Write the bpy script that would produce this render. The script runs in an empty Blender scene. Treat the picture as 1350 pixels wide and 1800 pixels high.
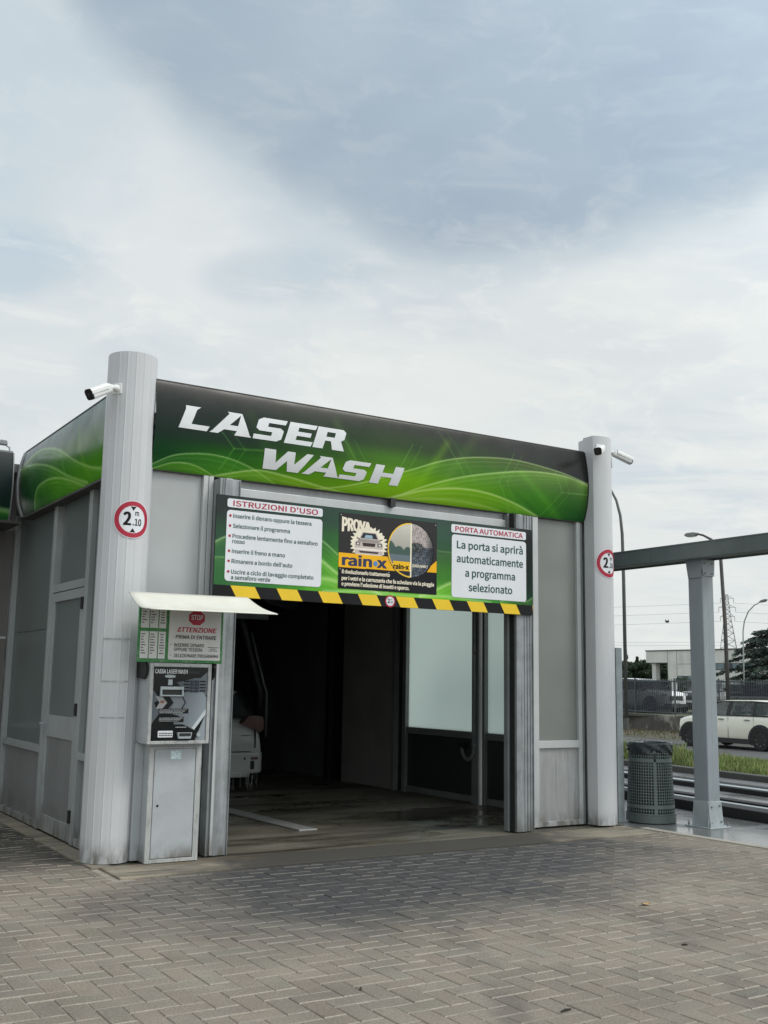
import bpy, math, random
import numpy as np
from mathutils import Vector, Matrix

random.seed(7)
RNG = np.random.default_rng(7)
scene = bpy.context.scene
COL = scene.collection

# ------------------------------------------------------------------ camera
cam_data = bpy.data.cameras.new('camera')
cam = bpy.data.objects.new('camera', cam_data)
COL.objects.link(cam)
cam_data.sensor_fit = 'VERTICAL'
cam_data.sensor_height = 24.0
cam_data.lens = 24.81
cam_data.clip_start = 0.05
cam_data.clip_end = 4000
YAW, PITCH, ROLL = math.radians(32.008), math.radians(9.089), math.radians(0.964)
_f = Vector((math.sin(YAW) * math.cos(PITCH), math.cos(YAW) * math.cos(PITCH), math.sin(PITCH)))
_r = Vector((math.cos(YAW), -math.sin(YAW), 0))
_u = _r.cross(_f)
_r2 = math.cos(ROLL) * _r + math.sin(ROLL) * _u
_u2 = -math.sin(ROLL) * _r + math.cos(ROLL) * _u
_m = Matrix((_r2, _u2, -_f)).transposed().to_4x4()
_m.translation = (0, 0, 1.6)
cam.matrix_world = _m
scene.camera = cam

# ------------------------------------------------------------------ colour management
scene.view_settings.view_transform = 'Standard'
scene.view_settings.look = 'None'
scene.view_settings.exposure = 0.0
scene.view_settings.gamma = 1.0
scene.cycles.use_denoising = True
scene.cycles.max_bounces = 8
scene.cycles.transparent_max_bounces = 12

# ------------------------------------------------------------------ node helpers
def lin(r, g, b):
    def f(c):
        c = c / 255.0
        return c / 12.92 if c <= 0.04045 else ((c + 0.055) / 1.055) ** 2.4
    return (f(r), f(g), f(b))

class NT:
    """small wrapper for writing node graphs"""
    def __init__(self, tree):
        self.t = tree
        tree.nodes.clear()
    def n(self, typ, **kw):
        nd = self.t.nodes.new(typ)
        for k, v in kw.items():
            setattr(nd, k, v)
        return nd
    def put(self, sock, val):
        if isinstance(val, bpy.types.NodeSocket):
            self.t.links.new(val, sock)
        elif isinstance(val, (tuple, list)):
            if len(sock.default_value) == 4 and len(val) == 3:
                sock.default_value = (*val, 1)
            else:
                sock.default_value = val
        else:
            sock.default_value = val
    def math(self, op, a, b=0.0, c=0.0, clamp=False):
        nd = self.n('ShaderNodeMath', operation=op, use_clamp=clamp)
        self.put(nd.inputs[0], a); self.put(nd.inputs[1], b); self.put(nd.inputs[2], c)
        return nd.outputs[0]
    def mixc(self, fac, a, b, blend='MIX'):
        nd = self.n('ShaderNodeMix', data_type='RGBA', blend_type=blend)
        self.put(nd.inputs[0], fac); self.put(nd.inputs[6], a); self.put(nd.inputs[7], b)
        return nd.outputs[2]
    def smooth(self, x, lo, hi, a=0.0, b=1.0):
        nd = self.n('ShaderNodeMapRange', interpolation_type='SMOOTHSTEP')
        self.put(nd.inputs[0], x)
        self.put(nd.inputs[1], lo); self.put(nd.inputs[2], hi)
        self.put(nd.inputs[3], a); self.put(nd.inputs[4], b)
        return nd.outputs[0]
    def noise(self, vec, scale, detail=4, rough=0.55, dist=0.0):
        nd = self.n('ShaderNodeTexNoise')
        self.put(nd.inputs['Vector'], vec)
        self.put(nd.inputs['Scale'], scale); self.put(nd.inputs['Detail'], detail)
        self.put(nd.inputs['Roughness'], rough); self.put(nd.inputs['Distortion'], dist)
        return nd.outputs['Fac']
    def vscale(self, vec, s):
        nd = self.n('ShaderNodeVectorMath', operation='MULTIPLY')
        self.put(nd.inputs[0], vec); nd.inputs[1].default_value = s
        return nd.outputs[0]
    def sep(self, vec):
        nd = self.n('ShaderNodeSeparateXYZ'); self.put(nd.inputs[0], vec)
        return nd.outputs
    def comb(self, x, y, z):
        nd = self.n('ShaderNodeCombineXYZ')
        self.put(nd.inputs[0], x); self.put(nd.inputs[1], y); self.put(nd.inputs[2], z)
        return nd.outputs[0]

# ------------------------------------------------------------------ world: overcast sky
SUN_EL, SUN_AZ = 50.0, 140.0        # azimuth clockwise from +Y: behind and to the right of the viewer
world = bpy.data.worlds.new('World')
scene.world = world
world.use_nodes = True
W = NT(world.node_tree)
tc = W.n('ShaderNodeTexCoord').outputs['Generated']
nrm = W.n('ShaderNodeVectorMath', operation='NORMALIZE'); W.put(nrm.inputs[0], tc)
dx, dy, dz = W.sep(nrm.outputs[0])
el = W.math('MULTIPLY', W.math('ARCSINE', dz), 57.29578)
cx = W.math('SUBTRACT', W.math('MULTIPLY', dx, math.cos(YAW)), W.math('MULTIPLY', dy, math.sin(YAW)))
cy = W.math('ADD', W.math('MULTIPLY', dx, math.sin(YAW)), W.math('MULTIPLY', dy, math.cos(YAW)))
az = W.math('MULTIPLY', W.math('ARCTAN2', cx, cy), 57.29578)
# cloud-deck coordinates (a flat layer seen in perspective)
den = W.math('ADD', W.math('MAXIMUM', dz, 0.0), 0.16)
deck = W.comb(W.math('DIVIDE', cx, den), W.math('DIVIDE', cy, den), 0.0)
n1 = W.noise(W.vscale(deck, (0.75, 1.25, 1)), 1.0, 5, 0.5, 0.3)
n2 = W.noise(W.vscale(deck, (1.8, 4.2, 1)), 1.0, 6, 0.6, 0.5)
ae = W.comb(W.math('DIVIDE', az, 10.0), W.math('DIVIDE', el, 10.0), 0.0)
n3 = W.noise(ae, 1.1, 5, 0.5, 0.25)
n3c = W.math('SUBTRACT', n3, 0.5)
# lower edge of the blue-grey cloud bank, elevation against azimuth
fc = W.n('ShaderNodeFloatCurve')
cv = fc.mapping.curves[0]
bank = [(-40, 40), (-24, 35.5), (-17.5, 31.8), (-12.6, 28.6), (-7.7, 26.3), (-2.7, 23.8), (0.6, 22.3),
        (5.4, 21.6), (10.2, 22.3), (13.3, 22.9), (20.8, 23.9), (40, 27)]
pts = [((a + 40) / 80.0, e / 60.0) for a, e in bank]
cv.points[0].location = pts[0]; cv.points[1].location = pts[-1]
for p in pts[1:-1]:
    cv.points.new(*p)
fc.mapping.update()
W.put(fc.inputs['Value'], W.math('DIVIDE', W.math('ADD', az, 40.0), 80.0, clamp=True))
edge = W.math('MULTIPLY', fc.outputs[0], 60.0)
dist = W.math('ADD', W.math('SUBTRACT', el, edge), W.math('MULTIPLY', n3c, 3.2))
near = W.smooth(W.math('ABSOLUTE', az), 34.0, 75.0, 1.0, 0.0)
m_core = W.smooth(dist, -0.9, 2.4)
m_far = W.smooth(dist, -5.0, 7.0)
bankm = W.math('MULTIPLY', W.math('ADD', W.math('MULTIPLY', m_core, 0.66), W.math('MULTIPLY', m_far, 0.34)), near)
def blob(a0, e0, sa, se, tilt=0.0):
    da = W.math('SUBTRACT', az, a0); de = W.math('SUBTRACT', el, e0)
    ct, st = math.cos(math.radians(tilt)), math.sin(math.radians(tilt))
    pa = W.math('ADD', W.math('MULTIPLY', da, ct), W.math('MULTIPLY', de, st))
    pe = W.math('SUBTRACT', W.math('MULTIPLY', de, ct), W.math('MULTIPLY', da, st))
    r = W.math('ADD', W.math('POWER', W.math('ABSOLUTE', W.math('DIVIDE', pa, sa)), 2.0),
               W.math('POWER', W.math('ABSOLUTE', W.math('DIVIDE', pe, se)), 2.0))
    r = W.math('ADD', r, W.math('MULTIPLY', n3c, -3.0))
    return W.smooth(r, 0.1, 1.6, 1.0, 0.0)
white = lin(232, 236, 234)
cream = lin(238, 240, 236)
bluegrey = lin(160, 177, 193)
pale = lin(205, 217, 224)
c = W.mixc(W.smooth(n2, 0.38, 0.72), white, lin(222, 228, 230))
c = W.mixc(W.math('MULTIPLY', W.smooth(el, 8.0, 26.0), W.smooth(n1, 0.25, 0.75, 0.35, 0.95)), c, pale)
c = W.mixc(W.math('MULTIPLY', blob(-13.5, 23.6, 9.0, 4.2, -32), 0.8), c, lin(229, 234, 234))
c = W.mixc(W.math('MULTIPLY', blob(-21.0, 20.8, 5.5, 2.0, 8), 0.7), c, lin(186, 205, 219))
c = W.mixc(W.math('MULTIPLY', blob(-5.0, 21.4, 5.0, 1.6, 4), 0.6), c, lin(192, 206, 216))
c = W.mixc(bankm, c, W.mixc(W.smooth(n1, 0.3, 0.75), bluegrey, lin(172, 187, 200)))
c = W.mixc(W.math('MULTIPLY', blob(18.0, 30.5, 6.0, 4.0, 30), 0.35), c, lin(156, 174, 194))
c = W.mixc(W.math('MULTIPLY', blob(-22, 28.5, 8.0, 5.5, -30), 0.45), c, lin(186, 204, 217))
streak = W.math('MULTIPLY', W.smooth(n2, 0.44, 0.66), blob(15.5, 11.2, 6.0, 3.4, -6))
c = W.mixc(W.math('MULTIPLY', streak, 0.8), c, lin(207, 219, 226))
c = W.mixc(W.math('MULTIPLY', blob(6.0, 17.0, 16.0, 3.6, 10), 0.65), c, cream)
c = W.mixc(W.math('MULTIPLY', W.smooth(el, 0.5, 8.0, 1.0, 0.0), 0.5), c, lin(226, 231, 229))
# brighter veil of cloud around the hidden sun (behind the viewer)
sd = Vector((math.sin(math.radians(SUN_AZ)) * math.cos(math.radians(SUN_EL)),
             math.cos(math.radians(SUN_AZ)) * math.cos(math.radians(SUN_EL)), math.sin(math.radians(SUN_EL))))
dt = W.n('ShaderNodeVectorMath', operation='DOT_PRODUCT')
W.put(dt.inputs[0], nrm.outputs[0]); dt.inputs[1].default_value = sd
# broken, layered cloud in the lower half of the sky
aw = W.comb(W.math('ADD', W.math('DIVIDE', az, 9.0), W.math('MULTIPLY', n3c, 1.2)), W.math('ADD', W.math('DIVIDE', el, 3.6), W.math('MULTIPLY', az, 0.02)), 3.0)
n5 = W.noise(aw, 0.8, 6, 0.55, 0.4)
n6 = W.noise(aw, 2.6, 6, 0.6, 0.4)
lowm = W.math('MULTIPLY', W.smooth(el, 18.0, 27.0, 1.0, 0.25), W.smooth(el, 0.0, 5.0, 0.35, 1.0))
c = W.mixc(W.math('MULTIPLY', lowm, W.smooth(n5, 0.44, 0.72, 0.0, 0.42)), c, lin(204, 214, 221))
c = W.mixc(W.math('MULTIPLY', lowm, W.smooth(n6, 0.46, 0.74, 0.0, 0.50)), c, lin(244, 245, 240))
# faint diagonal folds in the bank above
ab = W.comb(W.math('ADD', W.math('DIVIDE', az, 14.0), W.math('DIVIDE', el, 11.0)), W.math('SUBTRACT', W.math('DIVIDE', el, 4.5), W.math('DIVIDE', az, 9.0)), 7.0)
n7 = W.noise(ab, 0.7, 3, 0.45, 0.4)
c = W.mixc(W.math('MULTIPLY', bankm, W.smooth(n7, 0.44, 0.74, 0.0, 0.28)), c, lin(186, 202, 210))
c = W.mixc(W.math('MULTIPLY', bankm, W.smooth(n7, 0.28, 0.50, 0.40, 0.0)), c, lin(154, 170, 189))
glow = W.math('ADD', 1.0, W.smooth(dt.outputs['Value'], 0.1, 1.0, 0.0, 0.9))
sc_c = W.n('ShaderNodeVectorMath', operation='SCALE')
W.put(sc_c.inputs[0], c); W.put(sc_c.inputs['Scale'], W.math('MULTIPLY', glow, 10.0))
sky = W.n('ShaderNodeTexSky', sky_type='NISHITA', sun_disc=False)
sky.sun_elevation = math.radians(SUN_EL)
sky.sun_rotation = math.radians(SUN_AZ)
final = W.mixc(0.97, sky.outputs[0], sc_c.outputs[0])
bg = W.n('ShaderNodeBackground'); W.put(bg.inputs[0], final); bg.inputs[1].default_value = 0.1
wo = W.n('ShaderNodeOutputWorld'); W.t.links.new(bg.outputs[0], wo.inputs[0])

sun_d = bpy.data.lights.new('sun', 'SUN')
sun_d.energy = 1.55
sun_d.angle = math.radians(18)
sun_d.color = (1.0, 0.96, 0.9)
sun = bpy.data.objects.new('sun', sun_d)
COL.objects.link(sun)
sun.rotation_euler = (-sd).to_track_quat('-Z', 'Y').to_euler()
sun.location = (0, -10, 30)

# ------------------------------------------------------------------ materials
def mat(name, col, rough=0.6, metal=0.0, var=0.12, scale=4.0, bump=0.0, bscale=40.0, streak=0.0,
        dirt=None, dirt_amt=0.0, dirt_scale=(1.5, 1.5, 1.5), spec=0.5, coat=0.0, attr=False, stretch=(1, 1, 1), grime=0.0):
    m = bpy.data.materials.new(name)
    m.use_nodes = True
    N = NT(m.node_tree)
    o = N.n('ShaderNodeTexCoord').outputs['Object']
    vec = N.vscale(o, stretch)
    base = col
    if attr:
        a = N.n('ShaderNodeAttribute', attribute_name='Col')
        base = a.outputs['Color']
    nz = N.noise(vec, scale, 5, 0.6)
    k = N.smooth(nz, 0.25, 0.75, 1.0 - var, 1.0 + var)
    s = N.n('ShaderNodeVectorMath', operation='SCALE')
    N.put(s.inputs[0], base if not isinstance(base, tuple) else tuple(base)); N.put(s.inputs['Scale'], k)
    c_ = s.outputs[0]
    if streak > 0:
        st = N.noise(N.vscale(o, (22, 22, 0.9)), 1.0, 4, 0.6)
        c_ = N.mixc(N.smooth(st, 0.48, 0.75, 0.0, streak), c_, tuple(x * 0.45 for x in col))
        st2 = N.noise(N.vscale(o, (30, 30, 1.3)), 1.0, 3, 0.6)
        c_ = N.mixc(N.smooth(st2, 0.55, 0.8, 0.0, streak * 0.6), c_, tuple(min(x * 1.7, 0.8) for x in col))
    if dirt is not None:
        dn = N.noise(N.vscale(o, dirt_scale), 1.0, 6, 0.65)
        c_ = N.mixc(N.smooth(dn, 0.45, 0.75, 0.0, dirt_amt), c_, dirt)
    if grime > 0:                       # splashed dirt along the foot
        gz_ = N.sep(o)[2]
        gn = N.noise(N.vscale(o, (9, 9, 3)), 1.0, 5, 0.7)
        gm = N.math('MULTIPLY', N.smooth(gz_, 0.03, grime, 1.0, 0.0), N.smooth(gn, 0.36, 0.66, 0.15, 0.95))
        c_ = N.mixc(gm, c_, (0.13, 0.12, 0.105))
    p = N.n('ShaderNodeBsdfPrincipled')
    N.put(p.inputs['Base Color'], c_)
    rn = N.noise(o, scale * 1.7, 4, 0.6)
    N.put(p.inputs['Roughness'], N.smooth(rn, 0.2, 0.8, max(rough - 0.1, 0.02), min(rough + 0.1, 1)))
    p.inputs['Metallic'].default_value = metal
    p.inputs['Specular IOR Level'].default_value = spec
    p.inputs['Coat Weight'].default_value = coat
    p.inputs['Coat Roughness'].default_value = 0.12
    if bump > 0:
        b = N.n('ShaderNodeBump'); b.inputs['Strength'].default_value = bump
        b.inputs['Distance'].default_value = 0.01
        N.put(b.inputs['Height'], N.noise(o, bscale, 5, 0.65))
        N.t.links.new(b.outputs[0], p.inputs['Normal'])
    out = N.n('ShaderNodeOutputMaterial')
    N.t.links.new(p.outputs[0], out.inputs[0])
    return m

def frosted(name, col, trans, fac=0.5, rough=0.35):
    """milky pane: part of the light passes through, part is scattered back"""
    m = bpy.data.materials.new(name); m.use_nodes = True
    N = NT(m.node_tree)
    o = N.n('ShaderNodeTexCoord').outputs['Object']
    k = N.smooth(N.noise(o, 0.9, 4, 0.5), 0.3, 0.7, 0.9, 1.1)
    s = N.n('ShaderNodeVectorMath', operation='SCALE'); N.put(s.inputs[0], col); N.put(s.inputs['Scale'], k)
    p = N.n('ShaderNodeBsdfPrincipled'); N.put(p.inputs['Base Color'], s.outputs[0])
    p.inputs['Roughness'].default_value = rough
    t = N.n('ShaderNodeBsdfTranslucent'); N.put(t.inputs[0], trans)
    mx = N.n('ShaderNodeMixShader'); mx.inputs[0].default_value = fac
    N.t.links.new(p.outputs[0], mx.inputs[1]); N.t.links.new(t.outputs[0], mx.inputs[2])
    out = N.n('ShaderNodeOutputMaterial'); N.t.links.new(mx.outputs[0], out.inputs[0])
    return m

def see_through(name, col, alpha, rough=0.08):
    m = bpy.data.materials.new(name); m.use_nodes = True
    N = NT(m.node_tree)
    o = N.n('ShaderNodeTexCoord').outputs['Object']
    p = N.n('ShaderNodeBsdfPrincipled'); N.put(p.inputs['Base Color'], col)
    N.put(p.inputs['Roughness'], N.smooth(N.noise(o, 6, 3), 0.2, 0.8, rough, rough + 0.05))
    t = N.n('ShaderNodeBsdfTransparent')
    mx = N.n('ShaderNodeMixShader'); mx.inputs[0].default_value = alpha
    N.t.links.new(t.outputs[0], mx.inputs[1]); N.t.links.new(p.outputs[0], mx.inputs[2])
    out = N.n('ShaderNodeOutputMaterial'); N.t.links.new(mx.outputs[0], out.inputs[0])
    return m

M = {}
M['alu'] = mat('brushed_aluminium', (0.50, 0.51, 0.51), 0.42, 0.15, 0.08, 3, 0.0, streak=0.10, dirt=(0.26, 0.25, 0.23), dirt_amt=0.28, grime=0.30)
M['alu_dark'] = mat('dull_aluminium', (0.24, 0.25, 0.25), 0.5, 0.2, 0.15, 3, streak=0.3, dirt=(0.08, 0.08, 0.075), dirt_amt=0.5)
M['column'] = mat('painted_column', (0.54, 0.545, 0.56), 0.38, 0.0, 0.04, 1.2, streak=0.06, dirt=(0.33, 0.32, 0.30), dirt_amt=0.16, dirt_scale=(3, 3, 0.6), grime=0.26)
M['zinc'] = mat('weathered_zinc', (0.26, 0.275, 0.285), 0.48, 0.25, 0.22, 6, streak=0.85, dirt=(0.46, 0.47, 0.47), dirt_amt=0.6, dirt_scale=(14, 14, 0.7), grime=0.3)
M['panel'] = mat('grey_sheet_panel', (0.36, 0.365, 0.37), 0.5, 0.0, 0.08, 1.5, streak=0.1, dirt=(0.2, 0.195, 0.185), dirt_amt=0.3)
M['kick'] = mat('streaked_kick_panel', (0.34, 0.34, 0.34), 0.5, 0.0, 0.1, 2.5, streak=0.5, dirt=(0.22, 0.21, 0.2), dirt_amt=0.65, dirt_scale=(9, 9, 0.9), grime=0.25)
M['dark_panel'] = mat('dark_sheet_panel', (0.30, 0.295, 0.28), 0.5, 0.0, 0.15, 1.4, streak=0.2)
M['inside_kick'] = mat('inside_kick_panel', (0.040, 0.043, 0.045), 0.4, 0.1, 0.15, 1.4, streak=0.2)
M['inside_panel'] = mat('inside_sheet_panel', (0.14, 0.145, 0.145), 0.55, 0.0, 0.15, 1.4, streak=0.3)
M['black'] = mat('black_paint', (0.012, 0.012, 0.013), 0.45, 0.0, 0.2, 5)
M['rubber'] = mat('black_rubber', (0.018, 0.018, 0.018), 0.75, 0.0, 0.2, 8, 0.2, 60)
M['soffit'] = mat('soffit_board', (0.06, 0.058, 0.055), 0.8, 0, 0.2, 3)
M['roof'] = mat('roof_membrane', (0.2, 0.2, 0.2), 0.9, 0, 0.2, 2)
M['pane_lit'] = frosted('frosted_pane_front', (0.56, 0.575, 0.58), (0.5, 0.53, 0.51), 0.30, 0.25)
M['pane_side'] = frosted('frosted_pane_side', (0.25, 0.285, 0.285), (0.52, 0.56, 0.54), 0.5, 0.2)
M['pane_grey'] = frosted('frosted_pane_grey', (0.30, 0.31, 0.295), (0.45, 0.48, 0.46), 0.35, 0.22)
M['pane_right'] = frosted('frosted_pane_lit', (0.2, 0.22, 0.215), (0.74, 0.80, 0.77), 0.88)
M['print'] = mat('vinyl_print', (1, 1, 1), 0.28, 0, 0.05, 1.5, attr=True, coat=0.03, spec=0.16)
M['print_matt'] = mat('matt_print', (1, 1, 1), 0.45, 0, 0.05, 3, attr=True, spec=0.22)
M['print_gloss'] = mat('gloss_print', (1, 1, 1), 0.16, 0, 0.05, 3, attr=True, spec=0.3)
M['car_wet_dimmed'] = mat('wet_dimmed_white_paint', (0.52, 0.53, 0.53), 0.2, 0, 0.04, 2, coat=0.8)  # white car paint, wet, and darkened in colour for the dim bay
M['white_vinyl'] = mat('white_vinyl', (0.70, 0.71, 0.74), 0.35, 0, 0.03, 3)
M['alu_side_shaded'] = mat('shaded_side_aluminium', (0.37, 0.39, 0.39), 0.42, 0.15, 0.1, 3, streak=0.15, dirt=(0.18, 0.18, 0.175), dirt_amt=0.4, grime=0.4)  # aluminium darkened: the side wall's weaker light is put into the colour
M['panel_shaded'] = mat('shaded_grey_panel', (0.235, 0.237, 0.24), 0.4, 0.1, 0.1, 1.5, streak=0.25, dirt=(0.15, 0.148, 0.145), dirt_amt=0.4, grime=0.45)  # panel grey darkened, shade of side wall and transom put into the colour
M['white_letter'] = mat('white_letter', (0.66, 0.67, 0.68), 0.4, 0, 0.05, 5)
M['green_ink'] = mat('green_ink', lin(20, 72, 66), 0.4, 0, 0.05, 3)
M['red_ink'] = mat('red_ink', lin(168, 22, 52), 0.4, 0, 0.05, 3)
M['black_ink'] = mat('black_ink', (0.010, 0.010, 0.011), 0.6, 0, 0.05, 3, spec=0.2)
M['navy_ink'] = mat('navy_ink', lin(16, 36, 78), 0.35, 0, 0.1, 3)
M['cream_ink'] = mat('cream_ink', lin(232, 222, 200), 0.4, 0, 0.05, 3)
M['yellow'] = mat('yellow_vinyl', (0.80, 0.53, 0.01), 0.35, 0, 0.05, 3)
M['cream'] = mat('cream_sheet', (0.68, 0.665, 0.59), 0.5, 0, 0.06, 2.0, dirt=(0.45, 0.38, 0.22), dirt_amt=0.18, dirt_scale=(5, 5, 5))
M['green_frame'] = mat('chipped_green_paint', lin(32, 116, 48), 0.5, 0, 0.2, 30, dirt=(0.5, 0.5, 0.48), dirt_amt=0.35, dirt_scale=(26, 26, 26))
M['board_white'] = mat('notice_white', (0.60, 0.60, 0.58), 0.45, 0, 0.06, 5)
M['cab'] = mat('cabinet_grey', (0.40, 0.425, 0.44), 0.4, 0.0, 0.06, 3, dirt=(0.2, 0.19, 0.17), dirt_amt=0.3, dirt_scale=(4, 4, 4), grime=0.22)
M['cab_edge'] = mat('chipped_cabinet_edge', (0.42, 0.43, 0.42), 0.5, 0.1, 0.1, 6, dirt=(0.13, 0.115, 0.10), dirt_amt=0.6, dirt_scale=(30, 30, 9))
M['cam_white'] = mat('camera_white', (0.72, 0.72, 0.70), 0.35, 0, 0.04, 6)
M['lens'] = mat('lens_black', (0.01, 0.01, 0.012), 0.12, 0, 0.1, 6)
M['galv'] = mat('galvanised_steel', (0.36, 0.40, 0.41), 0.45, 0.25, 0.12, 9, streak=0.1)
M['post'] = mat('painted_post', (0.275, 0.31, 0.33), 0.4, 0.1, 0.06, 2.0, streak=0.12, dirt=(0.20, 0.205, 0.20), dirt_amt=0.35, dirt_scale=(5, 5, 1.2), grime=0.25)
M['beam'] = mat('painted_beam', (0.12, 0.145, 0.145), 0.36, 0.1, 0.2, 1.1, streak=0.2, dirt=(0.19, 0.20, 0.19), dirt_amt=0.4, dirt_scale=(1.5, 1.5, 5))
M['bin'] = mat('bin_paint', (0.115, 0.145, 0.14), 0.45, 0.15, 0.15, 6, dirt=(0.1, 0.1, 0.09), dirt_amt=0.4)
M['bag'] = mat('bin_bag', (0.022, 0.030, 0.033), 0.2, 0, 0.2, 12, 0.9, 22)
M['concrete_wall'] = mat('stained_concrete', (0.22, 0.21, 0.195), 0.9, 0, 0.25, 2.5, 0.4, 30, dirt=(0.055, 0.052, 0.048), dirt_amt=0.9, dirt_scale=(1.2, 0.9, 2.6))
M['tyre'] = mat('tyre', (0.02, 0.02, 0.02), 0.8, 0, 0.15, 12)
M['rim_black'] = mat('rim_black', (0.11, 0.11, 0.115), 0.3, 0.5, 0.1, 6)
M['rim_grey'] = mat('rim_grey', (0.30, 0.31, 0.32), 0.35, 0.6, 0.1, 6)
M['cladding'] = mat('black_cladding', (0.025, 0.025, 0.027), 0.6, 0, 0.1, 6)
M['glass'] = see_through('car_glass', (0.11, 0.135, 0.135), 0.42)
M['car_cream'] = mat('cream_car_paint', (0.84, 0.82, 0.70), 0.25, 0, 0.02, 1, coat=0.8)
M['car_white'] = mat('white_car_paint', (0.70, 0.71, 0.71), 0.28, 0, 0.02, 1, coat=0.6)
M['car_black'] = mat('black_car_paint', (0.022, 0.024, 0.028), 0.22, 0.1, 0.05, 1, coat=0.8)
M['car_silver'] = mat('silver_car_paint', (0.42, 0.43, 0.44), 0.3, 0.4, 0.03, 1, coat=0.6)
M['lamp_red'] = mat('tail_lamp_red', (0.16, 0.095, 0.095), 0.2, 0, 0.1, 5)
M['lamp_clear'] = mat('headlamp_clear', (0.55, 0.57, 0.58), 0.15, 0.2, 0.1, 5)
M['plate'] = mat('plate_white', (0.6, 0.6, 0.6), 0.4, 0, 0.03, 5)
M['lamp_steel'] = mat('lamp_post_steel', (0.10, 0.105, 0.10), 0.55, 0.2, 0.15, 3)
M['lamp_rust'] = mat('weathered_lamp_post', (0.085, 0.085, 0.082), 0.7, 0.1, 0.25, 3, dirt=(0.12, 0.07, 0.045), dirt_amt=0.6, dirt_scale=(3, 3, 0.8))
M['pylon'] = mat('pylon_steel', (0.30, 0.31, 0.315), 0.6, 0.1, 0.1, 0.2)
M['wire'] = mat('wire', (0.28, 0.29, 0.30), 0.6, 0, 0.1, 0.2)
M['render_wall'] = mat('pale_concrete_cladding', (0.76, 0.75, 0.73), 0.85, 0, 0.06, 0.6, dirt=(0.36, 0.35, 0.33), dirt_amt=0.3, dirt_scale=(0.5, 0.5, 0.3))
M['roof_edge'] = mat('dark_roof_edge', (0.10, 0.10, 0.10), 0.6, 0, 0.1, 1)
M['win_dark'] = mat('office_glass', (0.02, 0.035, 0.05), 0.1, 0, 0.3, 0.7)
M['win_pale'] = mat('office_blind', (0.16, 0.22, 0.25), 0.2, 0, 0.3, 0.9)
M['fence'] = mat('fence_steel', (0.10, 0.115, 0.125), 0.5, 0.3, 0.15, 4)
M['net'] = see_through('dark_net', (0.06, 0.063, 0.08), 0.68, 0.8)
M['cedar'] = mat('cedar_needles', (0.034, 0.052, 0.042), 0.8, 0, 0.55, 1.3)
M['cedar_light'] = mat('cedar_needle_tips', (0.075, 0.105, 0.085), 0.8, 0, 0.45, 1.3)
M['leaf_dark'] = mat('hedge_leaves', (0.030, 0.052, 0.028), 0.8, 0, 0.6, 0.6)
M['leaf_mid'] = mat('mid_leaves', (0.048, 0.075, 0.042), 0.8, 0, 0.5, 0.6)
M['bark'] = mat('bark', (0.07, 0.055, 0.04), 0.9, 0, 0.3, 6, 0.5, 20)
M['leaf_dry'] = mat('dry_leaf', (0.42, 0.27, 0.14), 0.8, 0, 0.2, 30)
M['twig'] = mat('twig', (0.03, 0.025, 0.02), 0.9, 0, 0.2, 30)
M['bird'] = mat('bird_plumage', (0.02, 0.02, 0.02), 0.8, 0, 0.2, 10)
M['strip'] = mat('floor_strip_steel', (0.36, 0.36, 0.35), 0.45, 0.3, 0.15, 8, streak=0.0, stretch=(30, 1, 1))
M['sticker'] = mat('label_sticker', (0.55, 0.66, 0.68), 0.4, 0, 0.35, 90)

# ------------------------------------------------------------------ object helpers
def chain_loc(o):
    v = Vector((0, 0, 0))
    while o is not None:
        v += o.location
        o = o.parent
    return v

def tag(o, label=None, cat=None, group=None, kind=None):
    if label: o['label'] = label
    if cat: o['category'] = cat
    if group: o['group'] = group
    if kind: o['kind'] = kind
    return o

def thing(name, label, cat, loc=(0, 0, 0), group=None):
    o = bpy.data.objects.new(name, None)
    o.empty_display_size = 0.2
    COL.objects.link(o)
    o.location = loc
    return tag(o, label, cat, group)

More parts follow.
